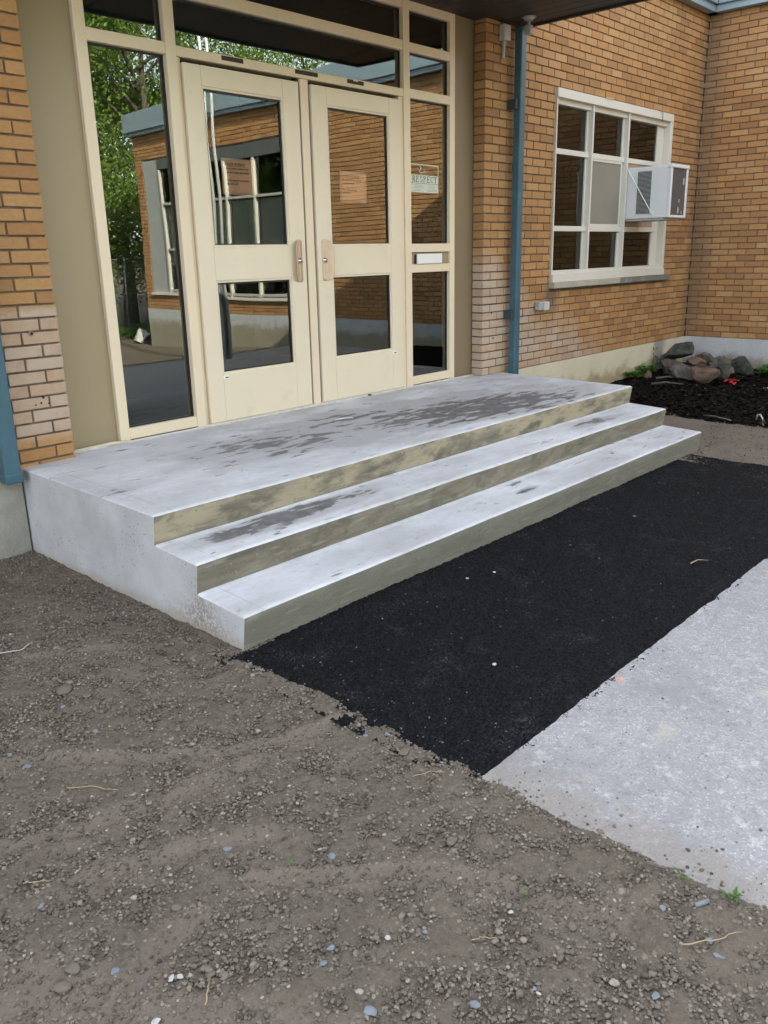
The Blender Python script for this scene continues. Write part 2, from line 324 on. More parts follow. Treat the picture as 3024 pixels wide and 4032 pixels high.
M['bluestone'] = simple('blue_grey_stone', (.165, .178, .195), .8, .25, 50, .5, .002, 150)
M['palestone'] = simple('pale_stone', (.40, .385, .35), .85, .2, 50, .5, .002, 150)
M['brownstone'] = simple('brown_stone', (.135, .112, .085), .9, .25, 40, .6, .003, 120)
M['rope'] = simple('white_rope', (.72, .72, .72), .8, .1, 30)
def rock_mat(name, a, b, c3):
    s = N(name); p = s.pos()
    c = s.mix(s.ss(s.noise(p, 6, 6, .65), .35, .65), a, b); c = s.mix(s.ss(s.noise(p, 28, 4, .7), .55, .7, 0, .8), c, c3)
    return s.done(c, .85, s.bump(s.ma('ADD', s.noise(p, 45, 5, .7), s.ma('MULTIPLY', s.noise(p, 10, 3), 2)), .9, .012), spec=.12)
M['rk_grey'] = rock_mat('grey_rock', (.075, .062, .053), (.14, .12, .104), (.21, .18, .15))
M['rk_dark'] = rock_mat('dark_green_rock', (.028, .031, .028), (.075, .073, .063), (.14, .125, .10))
M['rk_pink'] = rock_mat('pinkish_rock', (.10, .070, .053), (.17, .115, .088), (.07, .058, .05))
M['rk_tan'] = rock_mat('tan_rock', (.085, .068, .054), (.145, .12, .098), (.055, .05, .045))
def leaf_mat(name, a, b, c3, tr=.5):
    s = N(name); r = s.n('NewGeometry').outputs['Random Per Island']
    c = s.ramp(r, [(0, a), (.5, b), (1, c3)])
    s.done(c, .5, spec=.35)
    t = s.n('BsdfTranslucent'); s.put(t.inputs[0], s.mix(.5, c, (.12, .22, .03)))
    m = s.n('MixShader'); m.inputs[0].default_value = tr
    s.t.links.new(s.b.outputs[0], m.inputs[1]); s.t.links.new(t.outputs[0], m.inputs[2])
    s.t.links.new(m.outputs[0], s.t.nodes['Material Output'].inputs[0]); return s.m
M['leaf'] = leaf_mat('tree_leaves', (.07, .12, .022), (.16, .25, .045), (.25, .34, .08))
M['weed'] = leaf_mat('weed_leaves', (.05, .13, .022), (.08, .21, .035), (.13, .27, .06))
def glass_mat(name, ior):
    s = N(name); t = s.t
    tc = s.n('TexCoord').outputs['Object']
    h = s.noise(s.scale(tc, 1.0, 1.0, 1.4), 1.7, 0, .4)
    nb = s.bump(h, .50, .0022)
    f = s.n('Fresnel'); f.inputs['IOR'].default_value = ior; 
    gl = s.n('BsdfGlossy'); gl.inputs['Roughness'].default_value = .0; gl.inputs['Color'].default_value = (.93, 1, .97, 1); s.put(gl.inputs['Normal'], nb)
    tr = s.n('BsdfTransparent'); tr.inputs[0].default_value = (.92, .96, .95, 1)
    m = s.n('MixShader'); s.put(m.inputs[0], f.outputs[0]); t.links.new(tr.outputs[0], m.inputs[1]); t.links.new(gl.outputs[0], m.inputs[2])
    t.links.new(m.outputs[0], t.nodes['Material Output'].inputs[0]); return s.m
M['glass'] = glass_mat('door_glass', 2.15); M['glass2'] = glass_mat('window_glass', 1.65)
def clear_mat():
    s = N('glass_back'); tr = s.n('BsdfTransparent'); s.t.links.new(tr.outputs[0], s.t.nodes['Material Output'].inputs[0]); return s.m
M['glass_b'] = clear_mat()

# ------------------------------------------------------------------ mesh helpers
def tag(o, label=None, cat=None, group=None, kind=None):
    if label: o['label'] = label
    if cat: o['category'] = cat
    if group: o['group'] = group
    if kind: o['kind'] = kind
    return o
def empty(name, loc, label, cat, group=None):
    o = bpy.data.objects.new(name, None); COL.objects.link(o); o.location = loc; o.empty_display_size = .1
    return tag(o, label, cat, group)
def link(name, me, parent=None, loc=None):
    o = bpy.data.objects.new(name, me); COL.objects.link(o)
    if loc is not None: o.location = loc
    if parent is not None:
        o.parent = parent
        pl = world_loc(parent); base = Vector(loc) if loc is not None else Vector((0, 0, 0))
        o.location = base - pl
    return o
def world_loc(o):
    v = Vector(o.location)
    while o.parent: o = o.parent; v += Vector(o.location)
    return v
class MB:                                   # collects shapes given in world coordinates, re-based on the parent's or own origin
    def __init__(s): s.v = []; s.f = []; s.mi = []; s.sm = []
    def add(s, vs, fs, mi=0, sm=False):
        k = len(s.v); s.v += [tuple(v) for v in vs]; s.f += [tuple(i+k for i in f) for f in fs]
        s.mi += [mi]*len(fs) if not isinstance(mi, (list, tuple)) else list(mi); s.sm += [sm]*len(fs)
    def box(s, x0, x1, y0, y1, z0, z1, b=0, mi=0):
        if x0 > x1: x0, x1 = x1, x0
        if y0 > y1: y0, y1 = y1, y0
        if z0 > z1: z0, z1 = z1, z0
        b = min(b, .45*min(x1-x0, y1-y0, z1-z0))
        if b <= 0:
            vs = [(x, y, z) for x in (x0, x1) for y in (y0, y1) for z in (z0, z1)]
            s.add(vs, [(0, 1, 3, 2), (4, 6, 7, 5), (0, 4, 5, 1), (2, 3, 7, 6), (0, 2, 6, 4), (1, 5, 7, 3)], mi); return
        vs, idx = [], {}
        for i, (X, dx) in enumerate(((x0, 1), (x1, -1))):
            for j, (Y, dy) in enumerate(((y0, 1), (y1, -1))):
                for k, (Z, dz) in enumerate(((z0, 1), (z1, -1))):
                    idx[i, j, k, 0] = len(vs); vs.append((X, Y+dy*b, Z+dz*b))
                    idx[i, j, k, 1] = len(vs); vs.append((X+dx*b, Y, Z+dz*b))
                    idx[i, j, k, 2] = len(vs); vs.append((X+dx*b, Y+dy*b, Z))
        fs = []
        g = lambda i, j, k, a: idx[i, j, k, a]
        fs += [(g(0,0,0,0), g(0,0,1,0), g(0,1,1,0), g(0,1,0,0)), (g(1,0,0,0), g(1,1,0,0), g(1,1,1,0), g(1,0,1,0))]
        fs += [(g(0,0,0,1), g(1,0,0,1), g(1,0,1,1), g(0,0,1,1)), (g(0,1,0,1), g(0,1,1,1), g(1,1,1,1), g(1,1,0,1))]
        fs += [(g(0,0,0,2), g(0,1,0,2), g(1,1,0,2), g(1,0,0,2)), (g(0,0,1,2), g(1,0,1,2), g(1,1,1,2), g(0,1,1,2))]
        def q(a, b_, c, d): fs.append((a, b_, c, d))
        for i in (0, 1):
            for j in (0, 1): t = (g(i,j,0,0), g(i,j,0,1), g(i,j,1,1), g(i,j,1,0)); q(*(t if i == j else t[::-1]))
            for k in (0, 1): t = (g(i,0,k,0), g(i,1,k,0), g(i,1,k,2), g(i,0,k,2)); q(*(t if i == k else t[::-1]))
        for j in (0, 1):
            for k in (0, 1): t = (g(0,j,k,1), g(0,j,k,2), g(1,j,k,2), g(1,j,k,1)); q(*(t if j == k else t[::-1]))
        for i in (0, 1):
            for j in (0, 1):
                for k in (0, 1): t = (g(i,j,k,0), g(i,j,k,2), g(i,j,k,1)); fs.append(t if (i+j+k) % 2 == 0 else t[::-1])
        s.add(vs, fs, mi)
    def tube(s, pts, r, n=8, mi=0, r1=None, cap=True):
        pts = [Vector(p) for p in pts]; k0 = len(pts); rings = []
        for i, p in enumerate(pts):
            d = (pts[min(i+1, k0-1)]-pts[max(i-1, 0)]).normalized()
            a = d.cross(Vector((0, 0, 1)) if abs(d.z) < .9 else Vector((1, 0, 0))).normalized(); b = d.cross(a)
            rr = r if r1 is None else r+(r1-r)*i/(k0-1)
            rings.append([p+rr*(math.cos(t)*a+math.sin(t)*b) for t in [2*math.pi*j/n for j in range(n)]])
        vs = [v for rg in rings for v in rg]
        fs = [(i*n+j, i*n+(j+1) % n, (i+1)*n+(j+1) % n, (i+1)*n+j) for i in range(k0-1) for j in range(n)]
        if cap: fs += [tuple(range(n))[::-1], tuple((k0-1)*n+j for j in range(n))]
        s.add(vs, fs, mi, True)
    def prism(s, poly, axis, a, b, mi=0):   # poly in the two other axes, extruded along axis from a to b
        n = len(poly)
        def P(u, v, w): return {'x': (w, u, v), 'y': (u, w, v), 'z': (u, v, w)}[axis]
        s.add([P(u, v, a) for u, v in poly]+[P(u, v, b) for u, v in poly],
              [tuple(range(n)), tuple(range(2*n-1, n-1, -1))]+[(i, n+i, n+(i+1) % n, (i+1) % n) for i in range(n)], mi)
    def build(s, name, mats, parent=None, origin=None, fixn=True):
        mats = mats if isinstance(mats, (list, tuple)) else [mats]
        if origin is None:
            a = np.array(s.v); c = (a.min(0)+a.max(0))/2; origin = (c[0], c[1], a[:, 2].min())
        o3 = Vector(origin)
        me = bpy.data.meshes.new(name); me.from_pydata([Vector(v)-o3 for v in s.v], [], s.f)
        for m in mats: me.materials.append(m)
        me.polygons.foreach_set('material_index', s.mi); me.polygons.foreach_set('use_smooth', s.sm)
        if fixn:
            bm = bmesh.new(); bm.from_mesh(me); bmesh.ops.recalc_face_normals(bm, faces=bm.faces); bm.to_mesh(me); bm.free()
        me.update(); return link(name, me, parent, origin)
def boxo(name, mat, parent, *a, b=.002):
    m = MB(); m.box(*a, b=b); return m.build(name, mat, parent)
def pane(name, parent, x0, x1, z0, z1, y, gm='glass'):  # a real 6 mm pane: reflecting outer face, clear other faces
    m = MB(); m.add([(x0, y, z0), (x1, y, z0), (x1, y, z1), (x0, y, z1)], [(0, 1, 2, 3)], 0)
    m.add([(x0, y+.006, z0), (x1, y+.006, z0), (x1, y+.006, z1), (x0, y+.006, z1)], [(3, 2, 1, 0)], 1)
    m.add([(x0, y, z0), (x1, y, z0), (x1, y, z1), (x0, y, z1), (x0, y+.006, z0), (x1, y+.006, z0), (x1, y+.006, z1), (x0, y+.006, z1)],
          [(0, 4, 5, 1), (1, 5, 6, 2), (2, 6, 7, 3), (3, 7, 4, 0)], 1)
    return m.build(name, [M[gm], M['glass_b']], parent, fixn=False)
def raw(name, verts, faces, mats, smooth=False, parent=None, loc=None):   # fast path for large numpy meshes
    me = bpy.data.meshes.new(name); nv, nf = len(verts), len(faces); k = faces.shape[1]
    me.vertices.add(nv); me.vertices.foreach_set('co', np.asarray(verts, np.float32).ravel())
    me.loops.add(nf*k); me.loops.foreach_set('vertex_index', np.asarray(faces, np.int32).ravel())
    me.polygons.add(nf); me.polygons.foreach_set('loop_start', np.arange(0, nf*k, k, dtype=np.int32))
    me.polygons.foreach_set('use_smooth', np.full(nf, smooth)); me.update(calc_edges=True)
    for m in (mats if isinstance(mats, list) else [mats]): me.materials.append(m)
    return link(name, me, parent, loc)

# numpy value noise
_perm = rng.random((256, 256)).astype(np.float32)
def vnoise(x, y):
    xi = np.floor(x).astype(int); yi = np.floor(y).astype(int); fx = x-xi; fy = y-yi
    fx = fx*fx*(3-2*fx); fy = fy*fy*(3-2*fy)
    g = lambda a, b: _perm[a & 255, b & 255]
    return (g(xi, yi)*(1-fx)+g(xi+1, yi)*fx)*(1-fy)+(g(xi, yi+1)*(1-fx)+g(xi+1, yi+1)*fx)*fy*1.0-0.5
def fbm(x, y, f, o=3, g=.5):
    s = 0; a = 1
    for i in range(o): s = s+a*vnoise(x*f+17.3*i, y*f-9.1*i); f *= 2.03; a *= g
    return s

# ------------------------------------------------------------------ ground, roads
TRACKS = (([(-2.40, -1.90), (-2.28, -1.996), (-1.974, -2.293), (-1.778, -2.462), (-1.562, -2.571), (-1.38, -2.63)], .011, .020),
  ([(-2.55, -2.34), (-2.451, -2.396), (-2.236, -2.488), (-2.07, -2.527), (-1.932, -2.555), (-1.724, -2.58)], .011, .024),
  ([(-2.059, -2.993), (-1.888, -3.151), (-1.768, -3.263), (-1.677, -3.427), (-1.659, -3.551), (-1.602, -3.691)], .012, .018),
  ([(-2.36, -2.64), (-2.278, -2.683), (-2.12, -2.76), (-1.91, -2.889)], .010, .026), ([(-1.891, -1.341), (-1.68, -1.465), (-1.55, -1.60)], .006, .02),
  ([(-2.56, -3.12), (-2.508, -3.084), (-2.374, -3.009), (-2.242, -2.978)], .012, .022))
def tdist(x, y, P):
    d = np.full(np.shape(x), 9.)
    for (a0, b0), (a1, b1) in zip(P, P[1:]):
        L2 = (a1-a0)**2+(b1-b0)**2; t = np.clip(((x-a0)*(a1-a0)+(y-b0)*(b1-b0))/L2, 0, 1); d = np.minimum(d, np.hypot(x-a0-t*(a1-a0), y-b0-t*(b1-b0)))
    return d+.012*fbm(x, y, 5, 2)
def soil_h(x, y):
    x = np.asarray(x, float); y = np.asarray(y, float)
    edge = -1.335+.055*fbm(x*0+3, y, 2.2, 3)+.02*fbm(x, y, 14, 2)   # ragged line where soil ends on the paving
    h = -.462+.020*fbm(x, y, 1.1, 2)+.012*fbm(x, y, 3.4, 3)
    # raked / tyre-dragged bands
    b1 = np.sin((y*1.0+x*1.35+.35*fbm(x, y, .8, 2))*7.5); h = h+.0018*b1
    lip = np.clip((edge+.12-x)/.12, 0, 1)
    h = np.where(y < -1.99, h*lip+(-.4625-.012*(1-lip))*(1-lip)-.0*lip, h)
    h = h-np.clip((x-edge)/.05, 0, 1)*.035*(y < -1.97)
    h = h+.010*np.exp(-((x-edge+.05)/.045)**2)*(y < -2.0)
    for (P, dep, wd_) in TRACKS:
        d = tdist(x, y, P); h = h-.95*dep*np.exp(-(d/wd_)**2)+.6*dep*np.exp(-((d-wd_*2.0)/(wd_*.8))**2)
    # small hollow by the steps
    h = h-.060*np.exp(-(((x+1.47)/.055)**2+((y+1.70)/.055)**2)**1.5)+.014*np.exp(-((x+1.43)/.10)**2-((y+1.66)/.1)**2)
    return h
def pack(x, y):
    a = fbm(x*.9+y*.5, y*.45-x*.5, 2.1, 3); p = np.clip((a-.10)*3.4, 0, .85)
    for (P, dep, wd_) in TRACKS: p = np.maximum(p, .9*np.exp(-(np.maximum(tdist(x, y, P)-.015, 0)/.035)**2))
    return p
def grid(name, x0, x1, y0, y1, res, hf, mat, attr=None, smooth=False):
    xs = np.arange(x0, x1+res, res); ys = np.arange(y0, y1+res, res)
    X, Y = np.meshgrid(xs, ys); Z = hf(X, Y); nx, ny = len(xs), len(ys)
    v = np.stack([X, Y, Z], -1).reshape(-1, 3); i = np.arange(nx*ny).reshape(ny, nx)
    f = np.stack([i[:-1, :-1], i[:-1, 1:], i[1:, 1:], i[1:, :-1]], -1).reshape(-1, 4)
    o = raw(name, v, f, mat, smooth)
    if attr is not None:
        a = o.data.attributes.new('pack', 'FLOAT', 'POINT'); a.data.foreach_set('value', attr(X, Y).ravel().astype(np.float32))
    return o
def soil_full(x, y):
    p = pack(x, y); loose = 1-.75*p
    j = rng.random(x.shape)-.5
    return soil_h(x, y)+loose*(.011*fbm(x, y, 16, 2)+.0085*fbm(x, y, 42, 3))+j*.004*loose
tag(grid('soil', -3.3, -1.15, -4.75, .0, .0065, soil_full, M['soil'], pack, True), kind='structure')
def path_full(x, y):
    return -.468+.012*fbm(x, y, 2, 3)+.006*fbm(x, y, 20, 3)+(rng.random(x.shape)-.5)*.002+np.clip((y+2.3)*.02, 0, .03)
tag(grid('soil_path', 2.72, 4.5, -3.3, -.12, .018, path_full, M['soil'], lambda x, y: np.clip(.75+fbm(x, y, 4, 2), 0, 1), True), kind='structure')
def asph(x, y):
    h = -.460+.006*fbm(x, y, 1.5, 2)+.006*fbm(x, y, 60, 2)+(rng.random(x.shape)-.5)*.0075
    e = 2.93+.06*fbm(x*0+1, y, 3, 3)
    return h-np.clip((x-e)/.03, 0, 1)*.05
tag(grid('asphalt_strip', -1.42, 3.1, -3.19, -1.90, .0068, asph, M['asphalt'], None, True), kind='structure')
def mul_h(x, y):
    e = 4.22+.05*fbm(x*0+2, y, 4, 3)
    base = -.452+np.clip((x-e)/.35, 0, 1)*.03+np.clip((x-4.6)/2.2, 0, 1)*.055+np.clip((y+1.2)/1.0, 0, 1)*.045
    return base+.02*fbm(x, y, 2.4, 3)-np.clip((e-x)/.04, 0, 1)*.06
def mul_full(x, y): return mul_h(x, y)+.02*fbm(x, y, 25, 3)+(rng.random(x.shape)-.5)*.008
tag(grid('mulch_bed', 4.08, 7.0, -4.2, -.12, .022, mul_full, M['mulch'], None, False), kind='structure')

walk = empty('sidewalk', (4, -4.6, -.47), 'grey weathered sidewalk running past the black asphalt strip', 'sidewalk'); del walk['category']; tag(walk, kind='structure')
for (a, b) in ((-1.36, 1.035), (1.047, 3.45), (3.462, 5.9), (5.912, 8.4)):
    m = MB(); xs_ = np.arange(a+.012, b-.01, .012); ed = -3.160+.0045*fbm(xs_, xs_*0, 30, 3)+.005*fbm(xs_, xs_*0+5, 2.2, 2)+.03*np.minimum(fbm(xs_, xs_*0+9, 5, 3)+.30, 0)
    m.prism([(a, -6.6), (a, -3.172)]+list(zip(xs_, ed))+[(b, -3.172), (b, -6.6)], 'z', -.60, -.4555); m.build('concrete_slab', M['walk'], walk)
# far ground beyond the detailed patches
def far_ground():
    n = 90; t = np.linspace(-1, 1, n); g = np.sign(t)*np.abs(t)**3*300
    X, Y = np.meshgrid(g, g)
    Z = -.505-np.clip((-Y-6)/5, 0, 1)*np.clip((X+2)/4, 0, 1)*.26
    v = np.stack([X, Y, Z], -1).reshape(-1, 3); i = np.arange(n*n).reshape(n, n)
    f = np.stack([i[:-1, :-1], i[:-1, 1:], i[1:, 1:], i[1:, :-1]], -1).reshape(-1, 4)
    return raw('ground', v, f, M['soil'], True)
tag(far_ground(), kind='structure')

# pebbles and clods lying on the soil (nobody could count them)
def ico(sub):
    bm = bmesh.new(); bmesh.ops.create_icosphere(bm, subdivisions=sub, radius=1)
    v = np.array([x.co[:] for x in bm.verts]); f = np.array([[q.index for q in x.verts] for x in bm.faces]); bm.free(); return v, f
ICO1, ICO2, ICO3 = ico(1), ico(2), ico(3)
def inframe(x, y, z, m=120):
    v = np.stack([x, y, z], -1)-np.array(CAM); zz = v@np.array(fw)
    u = 1506+FPX*(v@np.array(rt2))/zz; w_ = 1950-FPX*(v@np.array(up2))/zz
    return (zz > .2) & (u > -m) & (u < 3024+m) & (w_ > -m) & (w_ < 4032+m)
def pebbles(name, n, xr, yr, rmin, rmax, hf, keep, base, mat, power=3.0, sink=.25, parent=None, smooth=True):
    x = rng.uniform(*xr, n*3); y = rng.uniform(*yr, n*3); k = keep(x, y) & inframe(x, y, np.full_like(x, -.46))
    x, y = x[k][:n], y[k][:n]; n = len(x)
    r = rmin+(rmax-rmin)*rng.random(n)**power
    bv, bf = base; nv = len(bv)
    V = np.repeat(bv[None], n, 0)*(1+.42*(rng.random((n, nv, 1))-.5))
    sc3 = np.stack([r*rng.uniform(.8, 1.35, n), r*rng.uniform(.75, 1.1, n), r*rng.uniform(.5, .85, n)], -1)[:, None]
    V = V*sc3
    a = rng.uniform(0, 6.28, n); c, s_ = np.cos(a)[:, None], np.sin(a)[:, None]
    V = np.stack([V[..., 0]*c-V[..., 1]*s_, V[..., 0]*s_+V[..., 1]*c, V[..., 2]], -1)
    V += np.stack([x, y, hf(x, y)+r*(.5-sink)], -1)[:, None]
    F = (bf[None]+(np.arange(n)*nv)[:, None, None]).reshape(-1, 3)
    return raw(name, V.reshape(-1, 3), F, mat, smooth, parent)
def left_soil(x, y): return (x < -1.30+.02*np.sin(y*9)) & (rng.random(x.shape) < (1.08-.6*pack(x, y)))
o = pebbles('pebbles', 60000, (-3.2, -1.28), (-4.5, -.02), .0016, .0062, soil_h, left_soil, ICO1, M['pebble'], 2.2, smooth=False)
tag(o, 'small brown pebbles and crumbs of earth strewn over the raked soil', 'pebbles', kind='stuff')
def clump(x, y): return (x < -1.29) & (rng.random(x.shape) < np.clip((1-pack(x, y))*(.35+1.6*np.clip(fbm(x, y, 2.6, 3)+.1, 0, 1))*np.clip(.45+(-y-1)/3, .25, 1.2), 0, 1))
o = pebbles('clods', 3000, (-3.2, -1.28), (-4.5, -.02), .0045, .0100, soil_h, clump, ICO2, M['pebble'], 2.6)
tag(o, 'rounded grey-brown clods gathered in loose drifts on the bare soil', 'clods', kind='stuff')
o = pebbles('grit', 900, (-1.36, 2.9), (-3.14, -2.0), .0014, .0046, lambda x, y: x*0-.459, lambda x, y: (rng.random(x.shape) < .06+.94*np.exp(-(x+1.3)/.10)), ICO1, M['pebble'], 2)
tag(o, 'loose brown grit spilled onto the rough black asphalt', 'grit', kind='stuff')
o = pebbles('grit', 800, (-1.36, 1), (-4.2, -3.2), .0018, .006, lambda x, y: x*0-.455, lambda x, y: (rng.random(x.shape) < .03+.97*np.exp(-(x+1.3)/.06)), ICO1, M['pebble'], 2)
tag(o, 'loose brown grit spilled onto the edge of the grey sidewalk', 'grit', kind='stuff')
o = pebbles('path_pebbles', 2500, (2.9, 4.3), (-3.1, -.3), .003, .008, lambda x, y: x*0-.455+.012*fbm(x, y, 2, 3), lambda x, y: x > 2.95, ICO1, M['pebble'], 3)
tag(o, 'fine gravel trodden into the brown path beside the mulch', 'pebbles', kind='stuff')
# bark chips on the bed
def chips(n):
    x = rng.uniform(4.2, 6.98, n*2); y = rng.uniform(-3.4, -.14, n*2); k = inframe(x, y, x*0-.4); x, y = x[k][:n], y[k][:n]; n = len(x)
    L = rng.uniform(.012, .045, n); W = L*rng.uniform(.2, .4, n); a = rng.uniform(0, 6.28, n); tl = rng.uniform(-.5, .5, n); rl = rng.uniform(-.7, .7, n)
    b = np.array([(-1, -.6, 0), (.7, -1, 0), (1, .5, 0), (-.6, 1, 0), (0, 0, .35)]); V = b[None]*np.stack([L, W, W], -1)[:, None]
    V[..., 2] += V[..., 0]*tl[:, None]+V[..., 1]*rl[:, None]; c, s_ = np.cos(a)[:, None], np.sin(a)[:, None]
    V = np.stack([V[..., 0]*c-V[..., 1]*s_, V[..., 0]*s_+V[..., 1]*c, V[..., 2]], -1)+np.stack([x, y, mul_h(x, y)+.008], -1)[:, None]
    f = np.array([(0, 1, 4), (1, 2, 4), (2, 3, 4), (3, 0, 4), (0, 3, 2), (0, 2, 1)])
    return raw('bark_chips', V.reshape(-1, 3), (f[None]+(np.arange(n)*5)[:, None, None]).reshape(-1, 3), M['chip'])
tag(chips(9000), 'black bark chips heaped over the planting bed', 'mulch', kind='stuff')

# ------------------------------------------------------------------ brick walls
BL, BH = .2045, .0677; JT = .0105
_bm = {}
def brick_mesh(L, H, dep, var):
    k = (round(L, 3), round(H, 4), round(dep, 3), var)
    if k not in _bm:
        m = MB(); m.box(-L/2, L/2, 0, dep, -H/2, H/2, b=.0024)
        r_ = random.Random(hash(k)); vs = []
        for (x, y, z) in m.v:
            vs.append((x+r_.uniform(-.0012, .0012), y+(r_.uniform(-.001, .001) if y < dep*.5 else 0), z+r_.uniform(-.0010, .0010)))
        me = bpy.data.meshes.new('brick'); me.from_pydata(vs, [], m.f)
        bm = bmesh.new(); bm.from_mesh(me); bmesh.ops.recalc_face_normals(bm, faces=bm.faces); bm.to_mesh(me); bm.free()
        me.materials.append(M['brick']); _bm[k] = me
    return _bm[k]
def brick_wall(root, O, rotz, ulen, z0, rows, phase, holes, deep0=0, deep1=0, limit=300, zmax=None, show=True):
    """courses laid from O along the direction rotz; holes = (u0,u1,za,zb); deep = depth of the end bricks"""
    ca, sa = math.cos(rotz), math.sin(rotz)
    W = lambda u, w, z: (O[0]+u*ca-w*sa, O[1]+u*sa+w*ca, z)
    lst = []
    for r in range(rows):
        za, zb = z0+r*BH, z0+(r+1)*BH; zc = (za+zb)/2
        cuts = sorted([(h[0], h[1]) for h in holes if h[2] < zc < h[3]])
        iv = []; u = 0
        for (a, b) in cuts:
            if a > u: iv.append((u, a))
            u = max(u, b)
        if u < ulen: iv.append((u, ulen))
        st = phase[r % len(phase)]
        for (a, b) in iv:
            k = math.floor((a-st)/BL)
            while st+k*BL < b-1e-6:
                p, q = max(a, st+k*BL), min(b, st+(k+1)*BL); k += 1
                if q-p < .022: continue
                p2 = p+(JT/2 if p > a+1e-6 or (a > 0) else 0); q2 = q-(JT/2 if q < b-1e-6 or b < ulen else 0)
                dep = deep0 if (p <= 1e-6 and deep0) else (deep1 if (q >= ulen-1e-6 and deep1) else .05)
                lst.append(((p2+q2)/2, q2-p2, zc, dep))
    def area(e):
        a, b = px(W(e[0]-e[1]/2, 0, e[2]-.03)), px(W(e[0]+e[1]/2, 0, e[2]+.03))
        if not a or not b: return 0
        if not (-40 < (a[0]+b[0])/2 < 3064 and -40 < (a[1]+b[1])/2 < 4072): return 0
        return abs((b[0]-a[0])*(b[1]-a[1]))
    lst.sort(key=area, reverse=True)
    n_part = sum(1 for e in lst[:limit] if area(e) > 0) if show else 0
    rl = world_loc(root)
    for e in lst[:n_part]:
        o = bpy.data.objects.new('brick', brick_mesh(e[1], BH-JT, e[3], random.randrange(4))); COL.objects.link(o)
        o.parent = root; o.location = Vector(W(e[0], random.uniform(-.0016, .0016), e[2]+random.uniform(-.0008, .0008)))-rl; o.rotation_euler = (0, 0, rotz)
    rest = lst[n_part:]
    if rest:
        t = MB(); t.box(-.5, .5, 0, 1, -.5, .5, b=.0001); b0 = np.array(t.v)
        V, F = [], []
        for i, e in enumerate(rest):
            m = MB(); j = random.uniform(-.0015, .0015); hh = (BH-JT)/2
            m.box(e[0]-e[1]/2, e[0]+e[1]/2, j, e[3], e[2]-hh, e[2]+hh, b=.0022)
            k = len(V); V += [W(*v) for v in m.v]; F += [tuple(a+k for a in f) for f in m.f]
        me = bpy.data.meshes.new('brick_courses'); me.from_pydata([Vector(v)-rl for v in V], [], F); me.materials.append(M['brick_i'])
        bm = bmesh.new(); bm.from_mesh(me); bmesh.ops.recalc_face_normals(bm, faces=bm.faces); bm.to_mesh(me); bm.free()
        o = bpy.data.objects.new('brick_courses', me); COL.objects.link(o); o.parent = root; o['kind'] = 'stuff'
    # mortar backing with the openings left free
    zt = z0+rows*BH; us = sorted({0, ulen, *[h[0] for h in holes], *[h[1] for h in holes]}); zs = sorted({z0, zt, *[h[2] for h in holes], *[h[3] for h in holes]})
    m = MB(); e0 = .006 if deep0 else 0; e1 = .006 if deep1 else 0
    for ua, ub in zip(us, us[1:]):
        for a, b in zip(zs, zs[1:]):
            uc, zc = (ua+ub)/2, (a+b)/2
            if any(h[0] < uc < h[1] and h[2] < zc < h[3] for h in holes): continue
            x0_, x1_ = (ua+e0 if ua == 0 else ua), (ub-e1 if ub == ulen else ub)
            v = [W(x, w_, z) for x in (x0_, x1_) for w_ in (.0095, .11) for z in (a, b)]
            m.add(v, [(0, 1, 3, 2), (4, 6, 7, 5), (0, 4, 5, 1), (2, 3, 7, 6), (0, 2, 6, 4), (1, 5, 7, 3)])
    m.build('mortar', M['mortar'], root)

YB = -.114; XC = 7.008; Z0R = -.003
wr = empty('brick_wall', (5, YB, -.5), 'tan brick wall with the gridded white window, between downspout and inner corner', 'brick wall')
brick_wall(wr, (2.802, YB, 0), 0, XC-2.802, Z0R, 52, (-.1015, 0.0), [(3.862-2.802, 6.232-2.802, .70, 2.428)], deep0=.113)
wl = empty('brick_wall', (-1.6, YB, -.5), 'short brick pier left of the tan panel, pale bloom on its lower courses', 'brick wall')
LL = 2.2
brick_wall(wl, (-.99-LL, YB, 0), 0, LL, -.0477, 53, ((LL % BL)-BL, (LL % BL)-BL/2), [], deep1=.113, limit=150)
ww = empty('brick_wall', (XC, -3, -.5), 'brick wall of the side wing, standing at right angles behind the rock pile', 'brick wall')
WL = 11.9+YB
brick_wall(ww, (XC, YB, 0), -math.pi/2, WL, Z0R, 52, (.03, .132), [(7.02-.114, 11.65-.114, .27, 3.03)], limit=290)
# foundations under the brickwork
def foundation(name, mat, root, x0, x1, y0, y1, z0, z1, nrm):
    # a parged strip with a slightly uneven face
    res = .03; L = max(x1-x0, y1-y0) if nrm == 'w' else x1-x0
    us = np.arange(0, L+res, res); us[-1] = L; zs = np.linspace(z0, z1, 18); U, Zg = np.meshgrid(us, zs)
    dn = .006*fbm(U, Zg, 5, 3)+.004*fbm(U, Zg, 22, 2)
    if nrm == 's': P = np.stack([x0+U, y0-dn, Zg], -1)
    else: P = np.stack([x0-dn, y1-U, Zg], -1)
    ny, nx = U.shape; i = np.arange(nx*ny).reshape(ny, nx)
    F = np.stack([i[:-1, :-1], i[:-1, 1:], i[1:, 1:], i[1:, :-1]], -1).reshape(-1, 4)
    o = raw(name, P.reshape(-1, 3)-np.array(world_loc(root)), F, mat, True); o.parent = root
    m = MB()
    if nrm == 's': m.box(x0, x1, y0+.012, y1, z0, z1-.0)
    else: m.box(x0+.012, x1, y0, y1, z0, z1)
    m.build('foundation_core', mat, root)
foundation('foundation', M['found'], wr, XR+.004, XC-.002, YB-.014, YB+.11, -.75, Z0R-.001, 's')
foundation('foundation', M['found'], wl, -3.2, XL-.012, YB-.014, YB+.11, -.75, -.0487, 's')
foundation('foundation', M['found_w'], ww, XC-.014, XC+.11, -11.9, YB-.014, -1.0, Z0R-.001, 'w')

